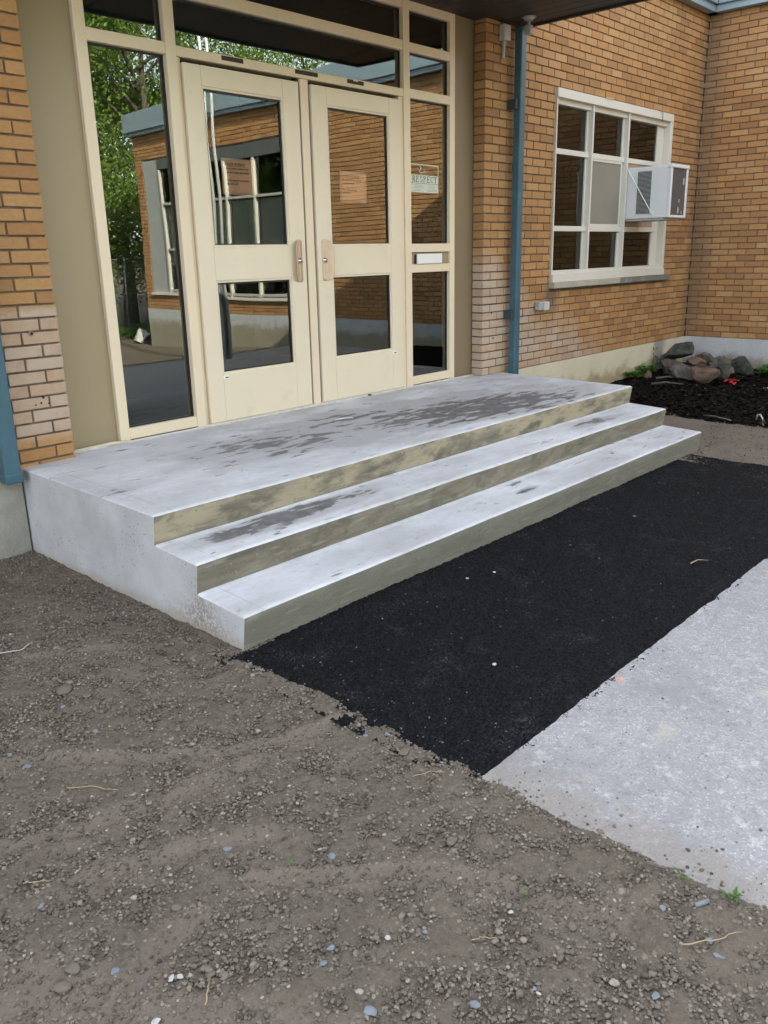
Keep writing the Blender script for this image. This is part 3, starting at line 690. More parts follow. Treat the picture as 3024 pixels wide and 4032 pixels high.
# ------------------------------------------------------------------ building masses
bd = empty('school_building', (2, 5, -.5), 'low school building behind the brick and glass front', 'building'); 
def bpart(name, mat, *a, b=0): return boxo(name, mat, bd, *a, b=b)
bpart('roof', M['roof'], -14, 17, -.20, 12, 3.60, 3.86)
bpart('roof', M['roof'], 6.93, 17, -11.95, -.205, 3.60, 3.86)
bpart('rear_wall', M['mortar'], -14, 17, 11.8, 12, -.5, 3.6)
bpart('side_wall', M['mortar'], -14, -13.8, 0, 11.8, -.5, 3.6)
bpart('side_wall', M['mortar'], 16.8, 17, -11.9, 11.8, -.5, 3.6)
bpart('end_wall', M['mortar'], 7.12, 16.8, -11.9, -11.7, -1.0, 3.6)
bpart('front_wall', M['mortar'], -13.8, -3.2, -.1, .1, -.5, 3.6)
# vestibule behind the doors (dark) and the room behind the window
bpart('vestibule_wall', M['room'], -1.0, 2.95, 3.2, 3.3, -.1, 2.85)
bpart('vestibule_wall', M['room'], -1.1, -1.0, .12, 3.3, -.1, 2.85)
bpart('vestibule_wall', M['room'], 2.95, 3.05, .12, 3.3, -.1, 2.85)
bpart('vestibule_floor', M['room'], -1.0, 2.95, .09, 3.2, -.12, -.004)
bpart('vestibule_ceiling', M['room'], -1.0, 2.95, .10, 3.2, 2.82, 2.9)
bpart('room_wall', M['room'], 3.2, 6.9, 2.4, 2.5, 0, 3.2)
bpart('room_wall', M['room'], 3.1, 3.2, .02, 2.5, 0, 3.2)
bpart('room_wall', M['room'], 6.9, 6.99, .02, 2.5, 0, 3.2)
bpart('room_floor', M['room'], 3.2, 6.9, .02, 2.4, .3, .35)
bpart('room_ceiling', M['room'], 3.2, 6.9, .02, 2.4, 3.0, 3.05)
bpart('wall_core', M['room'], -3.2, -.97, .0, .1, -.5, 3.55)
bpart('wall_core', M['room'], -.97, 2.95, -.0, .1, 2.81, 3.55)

rf = empty('roof_fascia', (6, -.3, 3.5), 'pale blue-grey metal roof fascia folding round the inner corner above the bricks', 'fascia')
def fsc(name, *a, b=.004): return boxo(name, M['fascia'], rf, *a, b=b)
fsc('drip_edge', -1.4, XC-.10, YB-.10, YB-.001, 3.515, 3.585)
fsc('drip_edge', XC-.10, XC-.001, -11.99, YB-.10, 3.515, 3.585)
xs_ = [-1.4, 1.6, 4.6, XC-.135]
for a, b in zip(xs_, xs_[1:]): fsc('fascia_panel', a+.002, b-.002, YB-.135, -.198, 3.5855, 3.92)
ys_ = [YB-.135, -3.1, -6.1, -9.1, -12.02]
for a, b in zip(ys_, ys_[1:]): fsc('fascia_panel', XC-.135, 6.928, a-.002, b+.002, 3.5855, 3.92)

# canopy over the doors
cp = empty('entrance_canopy', (1, -.8, 2.8), 'flat canopy over the doors with a dark planked soffit', 'canopy')
CX0, CX1, CY0 = -1.42, 3.27, -1.66
x = CX0+.03; 
while x < CX1-.04:
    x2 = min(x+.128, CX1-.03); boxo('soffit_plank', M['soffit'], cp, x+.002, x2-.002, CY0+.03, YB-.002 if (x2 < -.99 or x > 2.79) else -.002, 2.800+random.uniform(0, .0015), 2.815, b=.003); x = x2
boxo('canopy_deck', M['roof'], cp, CX0+.03, CX1-.03, CY0+.03, YB-.002, 2.816, 3.10, b=0)
boxo('edge_trim', M['soffit'], cp, CX1-.03, CX1, CY0, YB-.004, 2.785, 3.12, b=.003)
boxo('edge_trim', M['soffit'], cp, CX0, CX0+.03, CY0, YB-.004, 2.785, 3.12, b=.003)
boxo('front_trim', M['fascia'], cp, CX0, CX1, CY0-.03, CY0-.0005, 2.785, 3.13, b=.003)

# ------------------------------------------------------------------ entrance glazing
G = .034                                   # how far the panes sit back
st = empty('entrance_glazing', (.95, .05, 0), 'beige framed glass entrance screen with tan side panels around the double doors', 'glass screen')
def fr(name, x0, x1, z0, z1, y0=-.004, y1=.085, mat='frame', b=.003): return boxo(name, M[mat], st, x0, x1, y0, y1, z0, z1, b=b)
fr('mullion', -.643, -.578, .001, 2.808); fr('mullion', -.100, -.030, .001, 2.808, y0=-.010)
fr('mullion', 1.934, 2.004, .001, 2.808, y0=-.010); fr('mullion', 2.488, 2.552, .001, 2.808)
fr('mullion', .912, .984, .001, 2.157, y0=-.002)
for (a, b) in ((-.578, -.100), (2.004, 2.488)):
    fr('rail', a, b, .012, .078); fr('rail', a, b, 2.158, 2.222); fr('rail', a, b, 2.468, 2.532); fr('rail', a, b, 2.744, 2.808)
fr('rail', 2.004, 2.488, 1.053, 1.117); fr('rail', 2.004, 2.488, .898, .962)
fr('door_header', -.030, 1.934, 2.158, 2.212, y0=-.006); fr('rail', -.030, 1.934, 2.468, 2.536); fr('rail', -.030, 1.934, 2.744, 2.808)
fr('sill_rail', -.09, 1.99, .001, .012, y0=-.012, y1=.07)
fr('spandrel', 2.004, 2.488, .9625, 1.0525, y0=.014, y1=.05, mat='panel')
for (a, b) in ((.288, .452), (.872, 1.072), (1.347, 1.511)): fr('operator_slot', a, b, 2.180, 2.206, y0=-.0075, y1=-.0045, mat='slot', b=.0005)
fr('slot_tab', 1.405, 1.45, 2.198, 2.2055, y0=-.012, y1=-.008, mat='frame', b=.001)
def gask(x0, x1, z0, z1, root=st, y=None):
    y = G if y is None else y; m = MB(); t = .011
    for a in ((x0, x0+t, z0, z1), (x1-t, x1, z0, z1), (x0+t, x1-t, z0, z0+t*.7), (x0+t, x1-t, z1-t, z1)):
        m.box(a[0], a[1], y-.007, y-.0008, a[2], a[3])
    o = m.build('gasket', M['gasket'], root); return o
for (a, b, c, d) in ((-.578, -.100, .078, 2.158), (-.578, -.100, 2.222, 2.468), (-.578, -.1, 2.532, 2.744), (-.030, 1.934, 2.212, 2.468), (-.030, 1.934, 2.536, 2.744),
                     (2.004, 2.488, .078, .898), (2.004, 2.488, 1.117, 2.158), (2.004, 2.488, 2.222, 2.468), (2.004, 2.488, 2.532, 2.744)):
    pane('glass_pane', st, a, b, c, d, G); gask(a, b, c, d)
fr('side_panel', -.985, -.6435, .004, 2.806, y0=.028, y1=.07, mat='panel', b=0)
fr('side_panel', 2.5525, 2.850, .004, 2.806, y0=.006, y1=.05, mat='panel_shaded', b=0)
fr('edge_trim', 2.850, 2.868, .001, 2.80, y0=-.012, y1=.05, mat='caulk')
fr('edge_strip', 2.868, 2.95, .001, 2.806, y0=.002, y1=.05, mat='mortar', b=0)
m = MB()                                    # lumpy sealant under the left panel
pts = [(-.99, -.006, .004), (-.9, -.008, .006), (-.82, -.010, .008), (-.76, -.02, .012), (-.71, -.030, .016), (-.67, -.022, .010), (-.62, -.016, .006)]
m.tube(pts, .011, 8); m.build('sealant_bead', M['caulk'], st)
m = MB(); k = 60
m.tube([(-.99+i*(3.8/k), -.014-.006*random.random(), .002) for i in range(k+1)], .0095, 6); m.build('grout_line', M['grout'], st)
m = MB(); m.box(2.067, 2.374, -.016, .0, .963, 1.040, b=.004); ms = m.build('mail_slot_plate', M['white2'], None)
m = MB(); m.box(2.058, 2.383, .0005, .0135, .967, 1.036, b=.002); m.build('mail_slot_back', M['gasket'], ms)
tag(ms, 'white rectangular mail slot plate set in the right sidelight between two rails', 'mail slot')

def door(xl, mirror, label):
    Wd = .885; root = empty('entrance_door', (xl+Wd/2, 0, .012), label, 'door', 'the two beige entrance doors')
    X = (lambda a: xl+a) if not mirror else (lambda a: xl+Wd-a)
    def b_(name, a, b, z0, z1, y0=-.012, y1=.034, mat='door', bev=.0025):
        p, q = sorted((X(a), X(b))); return boxo(name, M[mat], root, p, q, y0, y1, z0, z1, b=bev)
    b_('stile', 0, .120, .014, 2.132); b_('stile', .748, Wd, .014, 2.132)
    b_('top_rail', .1205, .7475, 2.020, 2.132); b_('middle_rail', .1205, .7475, .905, 1.108); b_('bottom_rail', .1205, .7475, .014, .322)
    for (z0, z1) in ((.905-.585, .905), (1.108, 2.020)):
        # glazing bead
        m = MB(); t = .013
        for a in ((.1205, .7475, z0, z0+t), (.1205, .7475, z1-t, z1), (.1205, .1205+t, z0+t, z1-t), (.7475-t, .7475, z0+t, z1-t)):
            p, q = sorted((X(a[0]), X(a[1]))); m.box(p, q, -.008, .028, a[2], a[3], b=.002)
        m.build('glazing_bead', M['door'], root)
        p, q = sorted((X(.1335), X(.7345))); pane('glass_pane', root, p, q, z0+t, z1-t, .012)
        gask(p, q, z0+t, z1-t, root, .0115)
    # pull guard: plate fixed on the stile whose inner side curls outward, round at top and bottom
    m = MB(); hx = .847; zb, zt = .873, 1.151; n = 26; y0 = -.014
    prof = []
    for i in range(n+1):
        t = i/n; z = zb+(zt-zb)*t
        e = min(t, 1-t)/.20; reach = 1 if e >= 1 else math.sqrt(max(0, 1-(1-e)**2))
        e2 = min(t, 1-t)/.05; o2 = 0 if e2 >= 1 else (1-math.sqrt(max(0, 1-(1-e2)**2)))*.010
        row = [(hx-o2, y0), (hx-.024, y0-.0005), (hx-.042, y0-.001)]
        for q in (.2, .45, .7, .88, 1): row.append((hx-.042-.040*reach*q, y0-.001-.036*reach*q**1.25))
        prof.append([(X(p), q, z) for p, q in row])
    vs = [v for r in prof for v in r]; nc = len(prof[0])
    m.add(vs, [(i*nc+j, i*nc+j+1, (i+1)*nc+j+1, (i+1)*nc+j) for i in range(n) for j in range(nc-1)], 0, True)
    o = m.build('handle_plate', M['steel'], root)
    md = o.modifiers.new('thick', 'SOLIDIFY'); md.thickness = .003; md.offset = 0
    m = MB(); c = (X(hx-.024), y0, 1.012)
    m.tube([(c[0], y0-.002, c[2]), (c[0], y0-.010, c[2])], .0185, 24); m.tube([(c[0], y0-.010, c[2]), (c[0], y0-.0125, c[2])], .0135, 24)
    m.build('lock_cylinder', M['chrome'], o)
    m = MB(); m.box(c[0]-.002, c[0]+.002, y0-.0135, y0-.0127, c[2]-.010, c[2]+.004); m.build('keyhole', M['gasket'], o)
    # small maker's sticker low on the door
    a = .118 if not mirror else .082
    b_('sticker', a, a+.045, .288, .312, y0=-.0132, y1=-.0122, mat='white2', bev=0)
    b_('sticker_print', *((a+.015, a+.041) if not mirror else (a+.004, a+.030)), .294, .301, y0=-.0138, y1=-.0133, mat='ink', bev=0)
    return root
d1 = door(.004, False, 'left beige door, pane holding the salmon notice headed ACCÈS INTERDIT')
d2 = door(1.000, True, 'right beige door, pane holding the salmon notice headed ACCESS PROHIBITED')
# seals beside the doors
for (a, b) in ((-.029, .002), (.8895, .9115), (.9845, .998), (1.8865, 1.933)):
    fr('door_stop', a, b, .012, 2.157, y0=.012 if b < 1 else .004, y1=.06, mat='gasket' if b-a < .03 else 'frame', b=.001)
# ------------------------------------------------------------------ notices
def text_mesh(s, size, bold=0, shear=0, sx=1, align='LEFT', spacing=1):
    cu = bpy.data.curves.new('t', 'FONT'); cu.body = s; cu.size = size; cu.offset = bold; cu.shear = shear; cu.align_x = align; cu.space_character = spacing; cu.resolution_u = 2
    o = bpy.data.objects.new('t', cu); COL.objects.link(o); dg = bpy.context.evaluated_depsgraph_get()
    me = bpy.data.meshes.new_from_object(o.evaluated_get(dg)); bpy.data.objects.remove(o)
    v = [(p.co.x*sx, p.co.y) for p in me.vertices]; f = [tuple(p.vertices) for p in me.polygons]; bpy.data.meshes.remove(me); return v, f
def letters(lines, x0, y, parent, mat, name='lettering', skew=(0, 0)):
    m = MB()
    for (s, xx, zz, size, bold, shear, sx, spc) in lines:
        v, f = text_mesh(s, size, bold, shear, sx, spacing=spc)
        m.add([(x0+xx+a+skew[1]*b, y, zz+b+skew[0]*a) for a, b in v], f)
    return tag(m.build(name, mat, parent, fixn=False), kind='stuff')
def notice(x0, x1, z0, z1, lines, under, label, dx=.0):
    y = .0195; m = MB()
    n = 8; vs = []; 
    for j in range(n+1):
        for i in range(n+1):
            u, v = i/n, j/n; vs.append((x0+(x1-x0)*u+dx*(v-.5), y+.0010*math.sin(u*3+v*2)+.0006, z0+(z1-z0)*v-.004*u))
    m.add(vs, [(j*(n+1)+i, j*(n+1)+i+1, (j+1)*(n+1)+i+1, (j+1)*(n+1)+i) for j in range(n) for i in range(n)], 0, True)
    o = m.build('notice', M['paper_fr'], None, fixn=False)
    md = o.modifiers.new('thick', 'SOLIDIFY'); md.thickness = .0004
    tag(o, label, 'notice', 'salmon notices taped inside the door panes')
    letters([(s, a, b, c, .0003, sh, sx, spc) for (s, a, b, c, sh, sx, spc) in lines], x0, y-.0014, o, M['ink'])
    boxo('underline', M['ink'], o, x0+under[0], x0+under[1], y-.0016, y-.0013, under[2], under[2]+.0013, b=0)
    return o
notice(.249, .512, 1.424, 1.638, [('ACCÈS INTERDIT', .028, 1.595, .021, .35, .86, 1.15), ("Aucun parent / visiteur n'est", .030, 1.572, .0165, 0, .95, 1),
       ("autorisé à entrer dans l'école.", .030, 1.549, .0165, 0, .93, 1), ('Veuillez appeler la secrétaire', .032, 1.503, .0165, 0, .93, 1), ('450-550-2527', .032, 1.481, .018, 0, .9, 1)],
       (.028, .188, 1.590), 'salmon paper notice in French, inside the upper pane of the left door', .004)
notice(1.270, 1.540, 1.402, 1.614, [('ACCESS PROHIBITED', .026, 1.573, .0185, .35, .86, 1.15), ('No Parents/Visitors are allowed', .024, 1.550, .0155, 0, .95, 1),
       ('to enter the school.', .024, 1.529, .0155, 0, .95, 1), ('Please call the secretary', .024, 1.484, .0155, 0, .95, 1), ('450-550-2527', .026, 1.463, .0155, 0, .92, 1)],
       (.026, .225, 1.568), 'salmon paper notice in English, inside the upper pane of the right door', .003)
# RESPECT window decal in the right sidelight
dc = MB(); dy = .0325; X0, X1, ZA, ZB = 2.046, 2.385, 1.502, 1.708; t = .007
for a in ((X0, X1, ZB-t, ZB), (X0, X0+t, ZA+.130, ZB-t), (X1-t, X1, ZA+.130, ZB-t)): dc.box(a[0], a[1], dy, dy+.0008, a[2], a[3])
dc.box(X0, X1, dy, dy+.0008, ZA, ZA+.130)
dco = dc.build('window_decal', M['decal']); tag(dco, 'square RESPECT decal with pale lower half stuck in the right sidelight', 'decal')
m = MB(); sp = [(2.153, 1.696), (2.167, 1.688), (2.171, 1.676), (2.159, 1.664), (2.153, 1.655), (2.163, 1.646), (2.169, 1.641)]
for (a, b) in zip(sp, sp[1:]): m.add([(a[0]-.004, dy, a[1]), (a[0]+.004, dy, a[1]), (b[0]+.004, dy, b[1]), (b[0]-.004, dy, b[1])], [(0, 1, 2, 3)])
m.add([(2.169, dy, 1.650), (2.25, dy, 1.662), (2.25, dy, 1.659), (2.169, dy, 1.643)], [(0, 1, 2, 3)]); m.add([(2.207, dy, 1.675), (2.211, dy, 1.675), (2.212, dy, 1.65), (2.206, dy, 1.65)], [(0, 1, 2, 3)])
m.build('flame_emblem', M['decal'], dco, fixn=False)
m = MB(); zr = 1.577; hR = .045; xw = X0+.020; adv = .0440; TH = .007
def bar(x0, x1, z0, z1): m.add([(x0, dy-.0006, z0), (x1, dy-.0006, z0), (x1, dy-.0006, z1), (x0, dy-.0006, z1)], [(0, 1, 2, 3)])
def arc(cx, cz, rx, rz, a0, a1, w0, n=10):
    for i in range(n):
        A, B = R_(a0+(a1-a0)*i/n), R_(a0+(a1-a0)*(i+1)/n)
        P = lambda a, k: (cx+(rx-k)*math.cos(a), dy-.0006, cz+(rz-k*.6)*math.sin(a)); m.add([P(A, 0), P(B, 0), P(B, w0), P(A, w0)], [(0, 1, 2, 3)])
for i, ch in enumerate('RESPECT'):
    x_ = xw+i*adv; z_ = zr
    if ch in 'REPET' and ch != 'T':
        bar(x_+.004, x_+.004+TH, z_, z_+hR); bar(x_, x_+.015, z_, z_+.003); bar(x_, x_+.015, z_+hR-.003, z_+hR)
    if ch == 'E':
        bar(x_+.010, x_+.032, z_+hR-.0035, z_+hR); bar(x_+.010, x_+.032, z_, z_+.0035); bar(x_+.010, x_+.024, z_+.022, z_+.0255)
        bar(x_+.029, x_+.032, z_+hR-.011, z_+hR); bar(x_+.029, x_+.032, z_, z_+.011); bar(x_+.022, x_+.025, z_+.018, z_+.030)
    if ch in 'RP': arc(x_+.013, z_+.034, .016, .011, -90, 90, .006); bar(x_+.008, x_+.015, z_+.0415, z_+hR); bar(x_+.008, x_+.015, z_+.0225, z_+.026)
    if ch == 'R': m.add([(x_+.014, dy-.0006, z_+.024), (x_+.022, dy-.0006, z_+.024), (x_+.037, dy-.0006, z_), (x_+.028, dy-.0006, z_)], [(0, 1, 2, 3)])
    if ch == 'T': bar(x_+.014, x_+.021, z_, z_+hR); bar(x_, x_+.035, z_+hR-.0035, z_+hR); bar(x_+.009, x_+.026, z_, z_+.003); bar(x_, x_+.003, z_+hR-.012, z_+hR); bar(x_+.032, x_+.035, z_+hR-.012, z_+hR)
    if ch == 'C': arc(x_+.020, z_+.0225, .019, .0225, 50, 310, .006, 14); bar(x_+.030, x_+.033, z_+.031, z_+.043)
    if ch == 'S': arc(x_+.018, z_+.0345, .014, .0105, 20, 250, .006); arc(x_+.018, z_+.0115, .015, .0115, -160, 70, .006); m.add([(x_+.006, dy-.0006, z_+.032), (x_+.012, dy-.0006, z_+.026), (x_+.032, dy-.0006, z_+.013), (x_+.026, dy-.0006, z_+.021)], [(0, 1, 2, 3)])
bar(X0+.004, X1-.004, 1.567, 1.5695); bar(X0+.004, X1-.004, 1.6285, 1.6300)
m.build('respect_lettering', M['ink'], dco, fixn=False)
m = MB()
for (cx, ws) in ((X0+.09, (.10, .09, .12, .06, .11)), (X0+.255, (.07, .09, .06, .11, .12))):
    for i, w0 in enumerate(ws):
        z = 1.557-i*.0105; x = cx-w0/2
        while x < cx+w0/2: l = random.uniform(.004, .012); m.add([(x, dy-.0006, z-.003), (x+l, dy-.0006, z-.003), (x+l, dy-.0006, z), (x, dy-.0006, z)], [(0, 1, 2, 3)]); x += l+.003
tag(m.build('small_print', simple('grey_print', (.22, .2, .17), .8), dco, fixn=False), kind='stuff')

# ------------------------------------------------------------------ concrete steps
cs = empty('concrete_steps', ((XL+XR)/2, -1.1, -.5), 'new wide concrete steps and landing, damp patches drying on top', 'steps')
def step_block(name, yb, yf, zt_b, zt_f, zb, batter):
    # profile (y,z) with a rounded nosing, swept in x with tiny waviness
    r = .010; prof = [(yb, zb), (yb, zt_b)]
    for a in (0, 22, 45, 68, 90): prof.append((yf+r-r*math.sin(R_(a)), zt_f-r+r*math.cos(R_(a))))
    prof += [(yf+batter*.5, (zt_f+zt_f-RI)/2), (yf+batter, zt_f-RI), (yf+batter, zb)]
    xs = np.concatenate([[XL, XL+.008], np.linspace(XL+.05, XR-.05, 120), [XR-.008, XR]]); n = len(prof); V = []; F = []; MI = []
    for k, x in enumerate(xs):
        e = .006 if k in (0, len(xs)-1) else 0
        fd = min(1, max(0, (x-XL-.01)/.15), max(0, (XR-.01-x)/.15)); wob = fd*(.0036*math.sin(x*2.1+yf*5)+.0014*math.sin(x*7.3+yf)+.0008*math.sin(x*23))
        for i, (y, z) in enumerate(prof):
            if i in (0, 1): yy, z2 = y, z-(e if i == 1 else 0)
            else: yy = y+wob; z2 = z+(.0012*math.sin(x*4.1)*(i < 7))-(e if i < 5 else 0)
            V.append((x, yy, z2))
    for k in range(len(xs)-1):
        for i in range(n):
            j = (i+1) % n; F.append((k*n+i, k*n+j, (k+1)*n+j, (k+1)*n+i)); MI.append(0 if i in (1, 2, 3, 4) else (1 if i in (5, 6, 7, 8) else 2))
    F.append(tuple(range(n))); F.append(tuple((len(xs)-1)*n+i for i in range(n))[::-1]); MI += [2, 2]
    me = bpy.data.meshes.new(name); rl = world_loc(cs); me.from_pydata([Vector(v)-rl for v in V], [], F)
    for q in ('c_top', 'c_riser', 'c_side'): me.materials.append(M[q])
    me.polygons.foreach_set('material_index', MI); me.polygons.foreach_set('use_smooth', [mi < 2 and len(f) == 4 for mi, f in zip(MI, F)])
    bm = bmesh.new(); bm.from_mesh(me); bmesh.ops.recalc_face_normals(bm, faces=bm.faces); bm.to_mesh(me); bm.free(); me.set_sharp_from_angle(angle=R_(35))
    o = bpy.data.objects.new(name, me); COL.objects.link(o); o.parent = cs; return o
b = .019
step_block('landing', .09 if False else -.018, -D, 0, -.012, -.56, b)
step_block('step', -D+b, -D-T, -RI, -RI-.015, -.56, b)
step_block('step', -D-T+b, -D-2*T, -2*RI, -2*RI-.015, -.56, b)
boxo('landing_back', M['c_top'], cs, -.985, 2.795, -.0175, .03, -.5, -.0012, b=0)

# ------------------------------------------------------------------ downspouts
def downspout(x0, x1, zb, zt, label, brk, yf=-.222, yb=-.152):
    root = empty('downspout', ((x0+x1)/2, (yf+yb)/2, zb), label, 'downspout', 'blue downspouts either side of the steps')
    boxo('pipe', M['blue'], root, x0, x1, yf, yb, zb, zt, b=.007)
    for (z, side) in brk:
        boxo('bracket', M['blue_dk'], root, (x0-.035 if side < 0 else x1-.02), (x0-.0005 if side < 0 else x1+.035), yb+.001 if side > 0 else -.20, YB-.003, z, z+.075, b=.002)
    m = MB(); m.box(x0-.003, x1+.003, yf-.003, yb+.003, zb, zb+.05, b=.004); m.build('sleeve', M['blue'], root)
    return root
downspout(3.142, 3.217, -.40, 2.782, 'blue square downspout between the brick pier and the gridded window', ((.47, -1), (2.17, -1)))
downspout(-1.424, -1.340, -.050, 2.782, 'blue square downspout at the left end of the landing', ((1.4, -1),))

# ------------------------------------------------------------------ things fixed to the wall
lb = empty('junction_box', (3.0, YB, 2.6), 'small grey wall box with a conduit stub high on the brick pier', 'wall box')
boxo('box', M['grey_box2'], lb, 2.972, 3.060, YB-.060, YB-.0025, 2.665, 2.780, b=.006); boxo('conduit_collar', M['grey_box'], lb, 3.000, 3.030, YB-.034, YB-.006, 2.628, 2.6645, b=.004)
m = MB(); m.tube([(3.015, YB-.02, 2.63), (3.015, YB-.02, 2.540)], .0115, 10); m.build('conduit', M['grey_box2'], lb)
sn = empty('motion_sensor', (3.03, -.36, 2.8), 'small grey sensor lamp hanging under the canopy edge', 'sensor')
m = MB(); m.tube([(3.03, -.36, 2.799), (3.03, -.36, 2.775)], .058, 20, r1=.030); m.build('base_cone', M['grey_box'], sn)
m = MB(); m.tube([(3.03, -.36, 2.775), (3.03, -.36, 2.74)], .012, 10); m.build('neck', M['grey_box'], sn); boxo('sensor_head', M['grey_box'], sn, 3.000, 3.055, -.388, -.335, 2.672, 2.742, b=.008)
boxo('sensor_lens', M['grey_box2'], sn, 3.008, 3.047, -.3915, -.3885, 2.68, 2.715, b=.002)
eb = empty('outlet_box', (3.68, YB, .5), 'grey twin electrical outlet box on the bricks below the window', 'outlet box')
boxo('box', M['grey_box'], eb, 3.608, 3.672, YB-.052, YB-.0025, .512, .590, b=.005); boxo('cover', M['grey_box2'], eb, 3.690, 3.782, YB-.058, YB-.0025, .508, .585, b=.006)
boxo('hinge', M['grey_box'], eb, 3.672, 3.690, YB-.045, YB-.010, .52, .575, b=.003); boxo('cable_nipple', M['grey_box'], eb, 3.592, 3.608, YB-.035, YB-.015, .525, .545, b=.002)

# ------------------------------------------------------------------ the gridded window
wd = empty('gridded_window', (5.04, YB, .7), 'white nine-light window in the tan brick wall, an air conditioner in its right column', 'window')
def wf(name, x0, x1, z0, z1, y0, y1, mat='white', b=.002): return boxo(name, M[mat], wd, x0, x1, y0, y1, z0, z1, b=b)
YG = YB+.062
wf('head_board', 3.864, 6.230, 2.352, 2.427, YB-.022, YB+.09); wf('sill_board', 3.864, 6.230, .7535, .822, YB-.030, YB+.09); 
wf('bottom_rail', 3.880, 6.17, .8225, .860, YB-.004, YG+.02); wf('top_rail', 3.880, 6.17, 2.305, 2.3515, YB+.02, YG+.02)
wf('jamb', 3.864, 3.8795, .8225, 2.3515, YB-.014, YB+.09); wf('jamb', 6.171, 6.230, .8225, 2.3515, YB-.020, YB+.09)
wf('inner_jamb', 6.03, 6.1705, .8605, 2.3045, YG-.008, YG+.02)
for x in (4.530, 5.250): wf('mullion', x, x+.026, .8605, 2.3515, YB-.002, YG+.02)
cols = ((3.880, 4.530), (4.556, 5.250), (5.276, 6.03))
for (a, b_) in cols:
    wf('transom', a, b_, 1.891, 1.938, YB+.028, YG+.02); wf('transom', a, b_, 1.216, 1.264, YB+.028, YG+.02)
for i, (a, b_) in enumerate(cols):
    pane('glass_pane', wd, a, b_, 1.938, 2.305, YG, 'glass2'); pane('glass_pane', wd, a, b_, .8605, 1.216, YG, 'glass2')
    if i != 2: pane('glass_pane', wd, a, b_, 1.264, 1.891, YG, 'glass2')
    for (z0, z1) in ((.8605, 1.216), (1.264, 1.891), (1.938, 2.305)):   # slim bead down the right side of each light
        wf('bead', b_-.03, b_-.0005, z0+.0005, z1-.0005, YG-.016, YG-.001, b=.001)
sx0, sx1, sz0, sz1 = 4.556, 5.2195, 1.264, 1.891
wf('insect_screen', sx0+.02, sx1-.02, sz0+.02, sz1-.02, YG-.022, YG-.0185, 'screen', 0)
for a in ((sx0+.0005, sx0+.022, sz0, sz1), (sx1-.022, sx1, sz0, sz1), (sx0+.022, sx1-.022, sz0, sz0+.024), (sx0+.022, sx1-.022, sz1-.024, sz1)): wf('screen_frame', a[0], a[1], a[2], a[3], YG-.030, YG-.017)
wf('filler_board', 5.276, 5.9995, 1.264, 1.338, YG-.02, YG, 'board'); wf('filler_board', 5.276, 5.9995, 1.842, 1.8905, YG-.02, YG, 'board'); wf('filler_panel', 5.68, 5.9995, 1.3385, 1.8415, YG-.018, YG, 'white')
wf('foam_strip', 5.276, 5.72, 1.332, 1.345, YG-.05, YG-.021, 'white2', .004)
m = MB(); m.tube([(4.7, YB-.03, 2.43), (4.78, YB-.035, 2.427), (4.86, YB-.024, 2.432)], .004, 5); m.build('torn_caulk', M['caulk'], wd)
m = MB(); m.tube([(5.86, YB-.024, 2.435), (5.92, YB-.035, 2.42), (5.94, YB-.03, 2.36), (5.935, YB-.026, 2.33)], .003, 5); m.build('loose_wire', M['twig'], wd)
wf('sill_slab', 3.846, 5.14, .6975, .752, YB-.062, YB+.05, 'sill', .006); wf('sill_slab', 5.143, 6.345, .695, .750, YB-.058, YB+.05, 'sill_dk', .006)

# ------------------------------------------------------------------ air conditioner
ac = empty('air_conditioner', (5.49, -.35, 1.34), 'white window air conditioner jutting from the right column of the gridded window', 'air conditioner')
AX0, AX1, AY0, AY1, AZ0, AZ1 = 5.300, 5.690, -.565, -.062, 1.338, 1.838
m = MB(); m.box(AX0, AX1, AY0+.012, AY1, AZ0, AZ1-.004, b=.006); m.build('casing', M['acw'], ac)
m = MB()                                    # rear frame around the grille, lip on top
m.box(AX0-.004, AX0+.030, AY0-.014, AY0+.0115, AZ0, AZ1-.03, b=.003); m.box(AX1-.030, AX1+.004, AY0-.014, AY0+.0115, AZ0, AZ1-.03, b=.003)
m.box(AX0+.030, AX1-.030, AY0-.014, AY0+.0115, AZ0, AZ0+.024, b=.003); m.build('rear_frame', M['acw'], ac)
boxo('top_lip', M['acw'], ac, AX0-.008, AX1+.008, AY0-.022, AY0+.03, AZ1-.0295, AZ1+.006, b=.006)
boxo('rear_grille', M['acd'], ac, AX0+.030, AX1-.030, AY0-.004, AY0+.0115, AZ0+.0245, AZ1-.0305, b=.001)
for (x, z, s_) in ((5.61, 1.69, .03), (5.53, 1.50, .018), (5.52, 1.41, .028), (5.60, 1.39, .014)):
    m = MB(); m.box(x-s_*.5, x+s_*.5, AY0-.0062, AY0-.0045, z-s_, z+s_, b=.0005); m.build('peeled_patch', M['palestone'], ac)
boxo('louvre_recess', M['gasket'], ac, AX0-.0022, AX0-.0004, AY0+.195, AY0+.345, AZ0+.045, AZ1-.045, b=0)
nl = 34
for i in range(nl):
    z = AZ0+.052+i*(AZ1-AZ0-.105)/(nl-1); m = MB(); m.box(AX0-.0075, AX0-.0024, AY0+.193, AY0+.347, z-.0014, z+.0016, b=.0008); m.build('louvre', M['acw'], ac)
for (y, z) in ((AY0+.36, AZ0+.03), (AY0+.19, AZ0+.03)): m = MB(); m.tube([(AX0-.0045, y, z), (AX0-.0002, y, z)], .004, 8); m.build('screw', M['grey_box'], ac)
boxo('base_rail', M['grey_box'], ac, AX0+.01, AX1-.01, AY0+.05, AY1, AZ0-.022, AZ0-.0005, b=.002)
